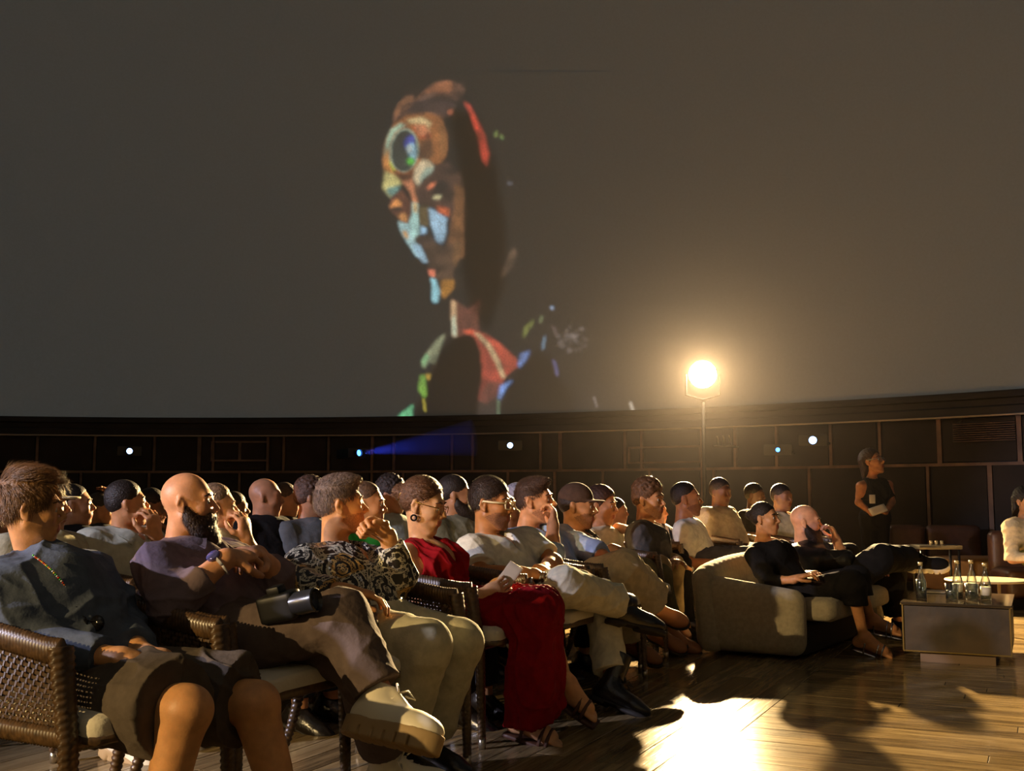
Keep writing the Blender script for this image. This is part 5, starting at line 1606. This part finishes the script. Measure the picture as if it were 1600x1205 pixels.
J_ = J
lk = dict(fem=1, skin=(208, 150, 106), hair=('bun', (104, 72, 50), 6000), top=M_RED, top_name='dress', dress=True, sleeve=0, loose=.009, fold=.014, vneck=.17, collar=False, extra=skirt, shoes=('sandal', M_STRAP), b=.84)
root, J, L0, W = make_person('person', J, lk, 'woman in a sleeveless long red dress and glasses, looking down at her phone', h=.005)
glasses(root, J, L0, W, M_GOLDW, M_LENSG, .0014, .022, .018, True)
tubeW(root, L0, 'hair_clip', [W((-.09, -.045, .05)), W((-.106, -.04, .03)), W((-.104, -.045, .0))], .005, M_GOLDW)
for sg_ in (-1, 1): ringW(root, L0, 'earring', W((.0, sg_ * .08, -.052)), (0, 1, .2), .012, .004, M_BLK)
tubeW(root, L0, 'necklace', [P(643, 852, 4.76), P(655, 862, 4.72), P(668, 872, 4.70), P(676, 862, 4.76), P(680, 850, 4.84)], .0016, M_GOLDW)
MB().lathe([(.001, -.006), (.007, -.003), (.007, .003), (.001, .006)], 8, None, np.array(P(669, 874, 4.69)) - L0).build('pendant', M_GOLDW, root)
ph = MB().rbox((0, 0, 0), (.036, .0045, .075), .004, 4).build('phone', mat('phone_case', (190, 170, 140), .3)); ph.location = P(792, 905, 4.68); ph.rotation_euler = (R(-25), R(28), R(-30)); tag(ph, 'phone in the hands of the woman in red', 'phone')

# 5 man with white-framed glasses
J = PX(hd=(768, 788, 5.42, 81, 22, 2), nk=(760, 850, 5.44), sn=(737, 862, 5.26), sf=(822, 848, 5.62), en=(752, 900, 5.14), ef=(864, 880, 5.48), wn=(812, 896, 5.06), wf=(850, 890, 5.28),
       gn=(852, 896, 5.10), gf=(842, 888, 5.14), hn=(806, 948, 5.28), hf=(832, 940, 5.46), kn=(884, 916, 5.04), kf=(938, 936, 5.42), an=(976, 944, 5.30), af=(958, 1068, 5.22), tn=(1052, 962, 5.36), tf=(1020, 1092, 5.12),
       pn=(.1, .5, -.8), pf=(-.3, -.7, -.3), cn=.9, cf=.8, un=(-.25, .15, .95), ss=1.12)
lk = dict(skin=(176, 112, 66), hair=('short', (54, 38, 28), 5000), beard=('stubble', (70, 48, 32), 1200), top=M_WHITE, sleeve=.72, loose=.022, fold=.006, vneck=.13, lapel=1, bottom=M_CREAM, hem=1.86, bloose=.024, flare=.018, bfold=.007, shoes=('boot', M_BOOT, M_DSOLE, M_LACEB), kind_n='shoe', b=1.06)
root, J, L0, W = make_person('person', J, lk, 'man in white-framed glasses and pale knitted polo, legs crossed in black boots', h=.0052)
glasses(root, J, L0, W, M_WFRAME, M_LENSG, .003, .024, .019)
an_, kn_ = np.array(J['an']), np.array(J['kn']); tubeW(root, L0, 'boot_shaft', [an_ + nv(an_ - kn_) * .03, an_ + nv(kn_ - an_) * .06], [.058, .055], M_BOOT, 14)
wr, el = np.array(J['wn']), np.array(J['en']); ringW(root, L0, 'bracelet', wr - nv(wr - el) * .02, wr - el, .034, .0045, M_BLK, flat=(1.6, 1))

# 6 blue shirt
J = PX(hd=(836, 784, 6.15, 73, 17, -6), nk=(820, 838, 6.18), sn=(800, 850, 6.0), sf=(878, 842, 6.38), en=(862, 868, 5.84), ef=(930, 862, 6.2), wn=(864, 822, 5.92), wf=(958, 884, 6.0),
       gn=(866, 796, 5.98), gf=(984, 888, 5.92), hn=(874, 928, 6.02), hf=(892, 922, 6.2), kn=(975, 890, 5.9), kf=(968, 922, 6.25), an=(1022, 948, 6.1), af=(988, 1000, 6.42), tn=(1064, 962, 6.05), tf=(1020, 1016, 6.36),
       pn=(-.9, .1, -.1), pf=(0, 0, -1), cn=.9, cf=.5)
lk = dict(skin=(204, 136, 92), hair=('quiff', (72, 48, 34), 4500), beard=('stubble', (96, 64, 42), 600), top=M_BLUESH, sleeve=dict(n=1.3, f=1.35), loose=.026, fold=.008, vneck=.10, lapel=1, bottom=M_BEIGE2, hem=1.82, bloose=.04, flare=.05, bfold=.01, shoes=('loafer', M_TAN, M_DSOLE), b=1.04)
make_person('person', J, lk, 'man in light blue shirt with his hand over his mouth, wide cream trousers', h=.006)

# 7 cap and dark patterned shirt
M_PAT = strip_mat('leaf_print', (30, 28, 26), (62, 58, 50), 5, 'X'); M_PAT.node_tree.nodes['Wave Texture'].inputs['Distortion'].default_value = 22
J = seated(903, 792, 6.9, 72, 22, 18, 2, 'rest'); J['wn'] = tuple(P(956, 858, 6.6)); J['gn'] = tuple(P(985, 862, 6.6)); J['kn'] = tuple(P(1006, 893, 6.7)); J['kf'] = tuple(P(1030, 900, 6.95)); J['an'] = tuple(P(1030, 985, 6.9)); J['af'] = tuple(P(1052, 990, 7.1)); J['tn'] = tuple(P(1062, 1000, 6.85)); J['tf'] = tuple(P(1082, 1000, 7.05)); J['hn'] = tuple(P(925, 908, 6.85)); J['hf'] = tuple(P(940, 903, 7.05))
make_person('person', J, dict(skin=(176, 118, 76), hair=('cap', fabric((82, 62, 50))), under=(46, 34, 28), brow=True, beard=('stubble', (60, 44, 34), 0), top=M_PAT, sleeve=.8, vneck=.06, bottom=fabric((104, 96, 70)), shoes=('loafer', M_TAN, M_DSOLE)), 'man in brown flat cap and dark patterned shirt, beside the long-haired woman', h=.0075)
# 8 woman with long dark hair, second row
J = seated(940, 790, 7.7, 60, 24, 26, 6, 'rest'); J['wf'] = tuple(P(985, 828, 7.5)); J['ef'] = tuple(P(965, 826, 7.8)); J['gf'] = tuple(P(1008, 836, 7.4))
make_person('person', J, dict(fem=1, skin=(178, 122, 84), hair=('long', (66, 44, 32)), top=fabric((208, 202, 176)), sleeve=.0, loose=.012, collar=False, bottom=M_BLK, shoes=('shoe', M_BLK, M_DSOLE), b=.9), 'long dark-haired woman in a pale top between the capped man and the blazer man', h=.0075)
# 9 grey blazer
J = seated(1014, 782, 7.3, 60, 20, 34, 0, 'cross', lean=.05); J['kn'] = tuple(P(1030, 888, 7.0)); J['kf'] = tuple(P(1050, 884, 7.25)); J['an'] = tuple(P(1044, 975, 7.05)); J['af'] = tuple(P(1054, 965, 7.3)); J['tn'] = tuple(P(1066, 992, 6.9)); J['tf'] = tuple(P(1074, 982, 7.15))
root, J, L0, W = make_person('person', J, dict(skin=(180, 120, 80), hair=('curly', (96, 66, 42), 900), beard=('stubble', (80, 56, 38), 0), top=fabric((88, 84, 80)), top_name='blazer', sleeve=1.85, loose=.028, vneck=.14, lapel=1, bottom=fabric((152, 128, 90)), shoes=('shoe', M_TAN, M_DSOLE)), 'curly-haired man in dark grey blazer with crossed arms, khaki trousers', h=.0075)
# 10 white T-shirt
J = seated(1073, 781, 8.75, 58, 10, 12, -4, 'rest')
make_person('person', J, dict(skin=(150, 96, 62), hair=('thin', (40, 30, 24)), beard=('stubble', (46, 32, 24), 0), top=fabric((222, 218, 206)), sleeve=.8, collar=True, bottom=fabric((70, 72, 82)), shoes=('shoe', M_BOOT, M_DSOLE)), 'short-haired man in white T-shirt, head tilted up, left of the sofa', h=.0075)

# 12 woman on the sofa
J = PX(hd=(1196, 811, 7.2, 52, 38, -4), nk=(1190, 851, 7.24), sn=(1180, 870, 7.06), sf=(1222, 870, 7.40), en=(1198, 908, 6.98), ef=(1240, 905, 7.35), wn=(1240, 906, 6.86), wf=(1262, 898, 7.15),
       gn=(1262, 898, 6.84), gf=(1280, 892, 7.0), hn=(1240, 930, 7.0), hf=(1256, 922, 7.18), kn=(1330, 912, 6.86), kf=(1338, 905, 7.06), an=(1350, 996, 6.95), af=(1362, 968, 7.2), tn=(1386, 1008, 6.88), tf=(1392, 974, 7.14), pn=(0, 0, -1), pf=(0, 0, -1), cn=.5, cf=.5)
def dress2(F):
    k1, k2 = np.array(JJ['kn']), np.array(JJ['kf']); h1, h2 = np.array(JJ['hn']), np.array(JJ['hf'])
    F.cap(h1, k1, .095, .08, .05); F.cap(h2, k2, .095, .08, .05); F.cap(k1, k1 * .6 + np.array(JJ['an']) * .4, .085, .07, .03, cut=(k1 * .6 + np.array(JJ['an']) * .4, (0, 0, -1))); F.cap(k2, k2 * .6 + np.array(JJ['af']) * .4, .085, .07, .03, cut=(k2 * .6 + np.array(JJ['af']) * .4, (0, 0, -1)))
JJ = J
root, J, L0, W = make_person('person', J, dict(fem=1, skin=(190, 128, 84), hair=('bun', (34, 24, 18), 900), top=M_BLK, top_name='dress', dress=True, sleeve=1.6, extra=dress2, loose=.010, boat=1, vneck=.10, collar=False, shoes=('sandal', M_SILV), b=.86), 'woman with dark hair tied up in a black dress, sitting on the light sofa', h=.0065)
MB().lathe([(.001, -.006), (.005, 0), (.001, .006)], 8, None, W((.0, -.08, -.036)) - L0).build('earring', M_GOLDW, root)
b_ = MB().rbox((0, 0, 0), (.11, .075, .006), .004, 4).build('notepad', mat('paper', (215, 200, 170), .7)); b_.location = P(1282, 902, 6.98); b_.rotation_euler = (R(8), R(-14), R(-30)); tag(b_, 'pale notepad on the lap of the woman on the sofa', 'notepad')
# 13 bald bearded man on the sofa
J = PX(hd=(1260, 817, 7.9, 56, 20, 2), nk=(1254, 858, 7.94), sn=(1242, 872, 7.74), sf=(1292, 868, 8.12), en=(1318, 876, 7.66), ef=(1322, 890, 8.0), wn=(1308, 846, 7.74), wf=(1352, 892, 7.8),
       gn=(1298, 820, 7.76), gf=(1374, 888, 7.72), hn=(1300, 925, 7.74), hf=(1316, 920, 7.92), kn=(1376, 874, 7.62), kf=(1392, 900, 7.86), an=(1432, 872, 7.8), af=(1405, 975, 7.9), tn=(1470, 872, 7.74), tf=(1440, 985, 7.8), pn=(-.9, .1, -.1), pf=(0, 0, -1), cn=.9, cf=.5, un=(-.35, -.55, .7))
root, J, L0, W = make_person('person', J, dict(skin=(206, 146, 116), beard=('beard', (48, 36, 28), 900), top=mat('black_jacket', (20, 18, 18), .4, bump=.3, bscale=30), top_name='jacket', sleeve=1.35, loose=.03, fold=.01, bottom=M_BLK, hem=1.8, bloose=.04, shoes=('sneaker', M_BLK, M_SNK)), 'bald man with dark beard in a black jacket on the sofa, hand to his mouth', h=.0065)
# 15 standing staff woman
d = 12.0
J = PX(hd=(1363, 722, d, 42, 46, -14), nk=(1362, 752, d), sn=(1345, 760, d - .06), sf=(1388, 758, d + .06), en=(1341, 785, d - .08), ef=(1394, 784, d + .02), wn=(1362, 803, d - .22), wf=(1384, 801, d - .18), gn=(1376, 801, d - .26), gf=(1374, 800, d - .24),
       hn=(1358, 810, d), hf=(1376, 810, d + .03), kn=(1359, 860, d), kf=(1377, 860, d + .02), an=(1360, 903, d), af=(1378, 903, d + .02), tn=(1372, 912, d - .1), tf=(1390, 911, d - .08), cn=.5, cf=.5, pn=(0, 0, 1), pf=(0, 0, 1))
for s in 'nf':
    for k_, z_ in (('a', .09), ('t', .04)): J[k_ + s] = (J[k_ + s][0], J[k_ + s][1], z_)
    J['k' + s] = (J['k' + s][0], J['k' + s][1], .42); J['h' + s] = (J['h' + s][0], J['h' + s][1], .76)
root, J, L0, W = make_person('person', J, dict(fem=1, skin=(170, 110, 76), hair=('long', (52, 34, 24)), top=M_BLK, sleeve=0, collar=False, loose=.014, bottom=M_BLK, hem=1.9, bloose=.03, flare=.03, shoes=('shoe', M_BLK, M_DSOLE), b=.88), 'woman standing at the back in a sleeveless black outfit with a badge, looking up', h=.008)
glasses(root, J, L0, W, M_SILV, M_LENSG, .002, .022, .018)
tubeW(root, L0, 'lanyard', [P(1358, 750, 11.9), P(1362, 768, 11.82), P(1364, 772, 11.81)], .004, M_BLK)
MB().rbox(np.array(P(1363, 780, 11.79)) - L0, (.032, .004, .048), .003, 3).build('badge', mat('badge', (200, 195, 190), .5), root)
o = MB().rbox((0, 0, 0), (.09, .01, .05), .005, 3).build('paper_stack', mat('paper2', (190, 180, 165), .7)); o.location = P(1372, 797, 11.68); o.rotation_euler = (R(-40), R(-18), 0); tag(o, 'folded papers held by the standing woman', 'papers')
# 16 right edge
J = seated(1604, 784, 9.5, 46, 60, 70, 0, 'rest'); J['hn'] = tuple(P(1606, 865, 9.5)); J['hf'] = tuple(P(1636, 862, 9.6))
make_person('person', J, dict(skin=(178, 124, 86), hair=('long', (24, 18, 15)), top=fabric((206, 190, 158)), sleeve=1.8, loose=.022, bottom=fabric((120, 124, 70)), shoes=('shoe', M_BLK, M_DSOLE), fem=1), 'person with black hair in cream top cut off by the right edge', h=.009)
# ------------------------------------------------------------------ the rows behind
SK1, SK2, SK3 = (170, 116, 82), (186, 128, 96), (128, 82, 56)
rows = [
    # px, py, d, head px, angle, yaw, pitch, arms, look, label
    (70, 790, 4.6, 84, 22, 5, 0, 'rest', dict(skin=SK2, hair=('cap', fabric((200, 190, 160))), under=(60, 45, 35), top=fabric((170, 164, 140)), top_name='jacket', sleeve=1.9, loose=.032, bottom=fabric((104, 96, 76)), shoes=('sneaker', M_SNK, M_SOLE)), 'person in cream cap and pale jacket behind the young man at the left edge'),
    (6, 800, 5.6, 74, 22, 0, 0, 'rest', dict(skin=SK2, hair=('short', (60, 44, 34)), top=fabric((110, 118, 150)), sleeve=1.8, bottom=M_NAVY), 'person in blue shirt almost hidden at the left edge, second row'),
    (118, 790, 5.6, 62, 24, 4, -4, 'rest', dict(skin=SK1, hair=('thin', (30, 24, 20)), top=M_BLK, sleeve=1.8, bottom=M_BLK), 'man in black, face dimly lit, right of the young man\'s nose'),
    (199, 788, 5.0, 72, 26, -6, -6, 'chin', dict(skin=(196, 130, 84), hair=('short', (40, 30, 24)), top=fabric((168, 168, 152)), sleeve=.85, loose=.024, bottom=fabric((124, 106, 58)), vneck=.08, lapel=1), 'dark-haired man in pale grey shirt, hand at his mouth, left of the bald bearded man'),
    (239, 792, 6.6, 50, 26, 0, 4, 'chin', dict(skin=SK3, hair=('short', (34, 26, 22)), top=fabric((90, 84, 76)), sleeve=1.8, bottom=M_BLK), 'dim person between the pale grey shirt and the bald bearded man'),
    (158, 796, 7.4, 44, 26, 10, 0, 'head', dict(skin=SK1, hair=('short', (50, 44, 36)), top=fabric((60, 58, 56)), sleeve=1.8, bottom=M_BLK), 'person with raised hand far behind, left of the pale grey shirt'),
    (340, 792, 5.1, 66, 24, -4, 0, 'chin', dict(skin=(196, 134, 94), hair=('thin', (120, 96, 76)), top=fabric((160, 152, 140)), sleeve=1.5, bottom=M_NAVY), 'older person directly behind the bald bearded man\'s face'),
    (368, 795, 7.2, 40, 26, 10, 0, 'lap', dict(skin=SK3, hair=('short', (50, 40, 32)), top=M_BLK, sleeve=1.8, bottom=M_BLK), 'small dim face right of the older person behind the bearded man'),
    (416, 778, 5.9, 62, 24, 6, 0, 'cross', dict(skin=(176, 118, 84), top=M_BLK, sleeve=.85, loose=.026, bottom=M_BLK, b=1.1), 'bald man in a black shirt, arms crossed, in the second row'),
    (447, 782, 6.9, 46, 26, 14, 0, 'up', dict(skin=SK1, hair=('short', (70, 52, 38)), top=fabric((52, 50, 48)), sleeve=1.2, bottom=M_BLK), 'person raising a hand beside the bald man in black'),
    (487, 780, 6.0, 56, 26, -4, 0, 'lap', dict(skin=SK1, hair=('curly', (80, 56, 42)), top=fabric((96, 98, 100)), sleeve=1.7, bottom=M_BLK), 'person in grey shirt half hidden behind the swept-haired man'),
    (574, 789, 5.2, 60, 24, 8, 2, 'lap', dict(skin=(186, 126, 84), hair=('thin', (84, 62, 46)), top=fabric((34, 120, 48)), sleeve=.85, loose=.022, bottom=M_NAVY), 'man in a green shirt behind the raised fist'),
    (612, 775, 6.4, 54, 26, 20, 0, 'lap', dict(skin=SK1, hair=('curly', (50, 38, 30)), top=fabric((150, 156, 148)), sleeve=.8, bottom=M_NAVY), 'person in pale T-shirt behind the woman in red\'s bun'),
    (672, 785, 7.0, 44, 26, 4, 0, 'lap', dict(skin=SK2, hair=('short', (60, 44, 34)), top=fabric((90, 84, 80)), sleeve=1.7, bottom=M_BLK), 'face peeking between the woman in red and the bearded man in camouflage'),
    (712, 775, 6.3, 62, 24, -2, 0, 'rest', dict(skin=(178, 120, 84), hair=('short', (44, 34, 28)), beard=('beard', (44, 32, 26)), top=fabric((112, 110, 94)), sleeve=.85, loose=.022, bottom=M_NAVY), 'bearded man in grey-green patterned shirt behind the woman in red'),
    (792, 802, 6.7, 50, 26, 10, 0, 'lap', dict(skin=SK1, hair=('short', (60, 44, 34)), top=fabric((96, 84, 74)), sleeve=1.0, bottom=M_BLK), 'person behind the white-framed glasses man\'s chin'),
    (812, 782, 7.0, 52, 26, 0, 0, 'lap', dict(skin=SK2, hair=('short', (170, 165, 175)), top=fabric((110, 110, 130)), sleeve=1.7, bottom=M_BLK), 'light-haired person behind the head of the man in blue'),
    (964, 800, 8.8, 42, 24, 10, 0, 'lap', dict(skin=SK1, hair=('short', (40, 30, 26)), top=fabric((180, 176, 158)), sleeve=1.0, bottom=M_BLK), 'person in pale shirt behind the long-haired woman'),
    (1026, 800, 9.0, 40, 24, 10, 0, 'lap', dict(skin=SK1, hair=('short', (40, 30, 26)), top=strip_mat('striped_cloth', (40, 38, 36), (190, 180, 160), 6, 'X'), sleeve=1.0, bottom=M_BLK), 'person in striped shirt behind the grey blazer'),
    (1126, 770, 9.3, 44, 40, 40, 4, 'lap', dict(skin=(112, 74, 52), hair=('short', (60, 50, 44)), top=fabric((176, 166, 142)), sleeve=.8, loose=.03, bottom=fabric((80, 60, 48)), b=1.1), 'broad man in a pale short-sleeved shirt facing forward behind the sofa'),
    (1222, 778, 9.4, 42, 40, 36, 0, 'lap', dict(skin=(140, 94, 66), hair=('short', (40, 30, 24)), top=fabric((186, 176, 148)), sleeve=.8, loose=.022, vneck=.1, bottom=M_BLK), 'person in pale V-neck shirt with lanyard behind the sofa couple'),
    (1180, 775, 10.2, 38, 34, 20, 0, 'lap', dict(skin=(90, 62, 48), hair=('short', (24, 20, 18)), top=M_BLK, sleeve=1.0, bottom=M_BLK), 'barely visible person in black between the two pale shirts behind the sofa'),
]
for i, (px, py, d, hp, a, yaw, pit, arms, look, lab) in enumerate(rows):
    J = seated(px, py, d, hp, a, yaw + 4 - math.degrees(math.atan((800 - px) / FPX)), pit, arms)
    look.setdefault('fold', .005)
    if 'shoes' not in look: look['shoes'] = ('shoe', M_BOOT, M_DSOLE)
    root, J, L0, W = make_person('person', J, look, lab, h=.0085 if d < 5.7 else .011)
    if 'lanyard' in lab:
        pel, nk, up, lat, fw, wd = frame_torso(J)
        tubeW(root, L0, 'lanyard', [nk - lat * .06 + fw * .03, nk + fw * .14 - up * .12 - lat * .03, nk + fw * .165 - up * .26, nk + fw * .14 - up * .12 + lat * .03, nk + lat * .06 + fw * .03], .004, M_BLK)
    c = (np.array(J['hn']) + np.array(J['hf'])) / 2; f = np.array((math.cos(R(a)), -math.sin(R(a))))
    if d > 4.8 or i == 0:
        chair(a=a, center=tuple(c[:2] + f * .24), label='chair under the ' + ' '.join(lab.split()[:13]))
# ------------------------------------------------------------------ finish
bpy.context.view_layer.update()
print('TRIS', sum(len(m.polygons) for m in bpy.data.meshes) * 2, 'objects', len(bpy.data.objects))
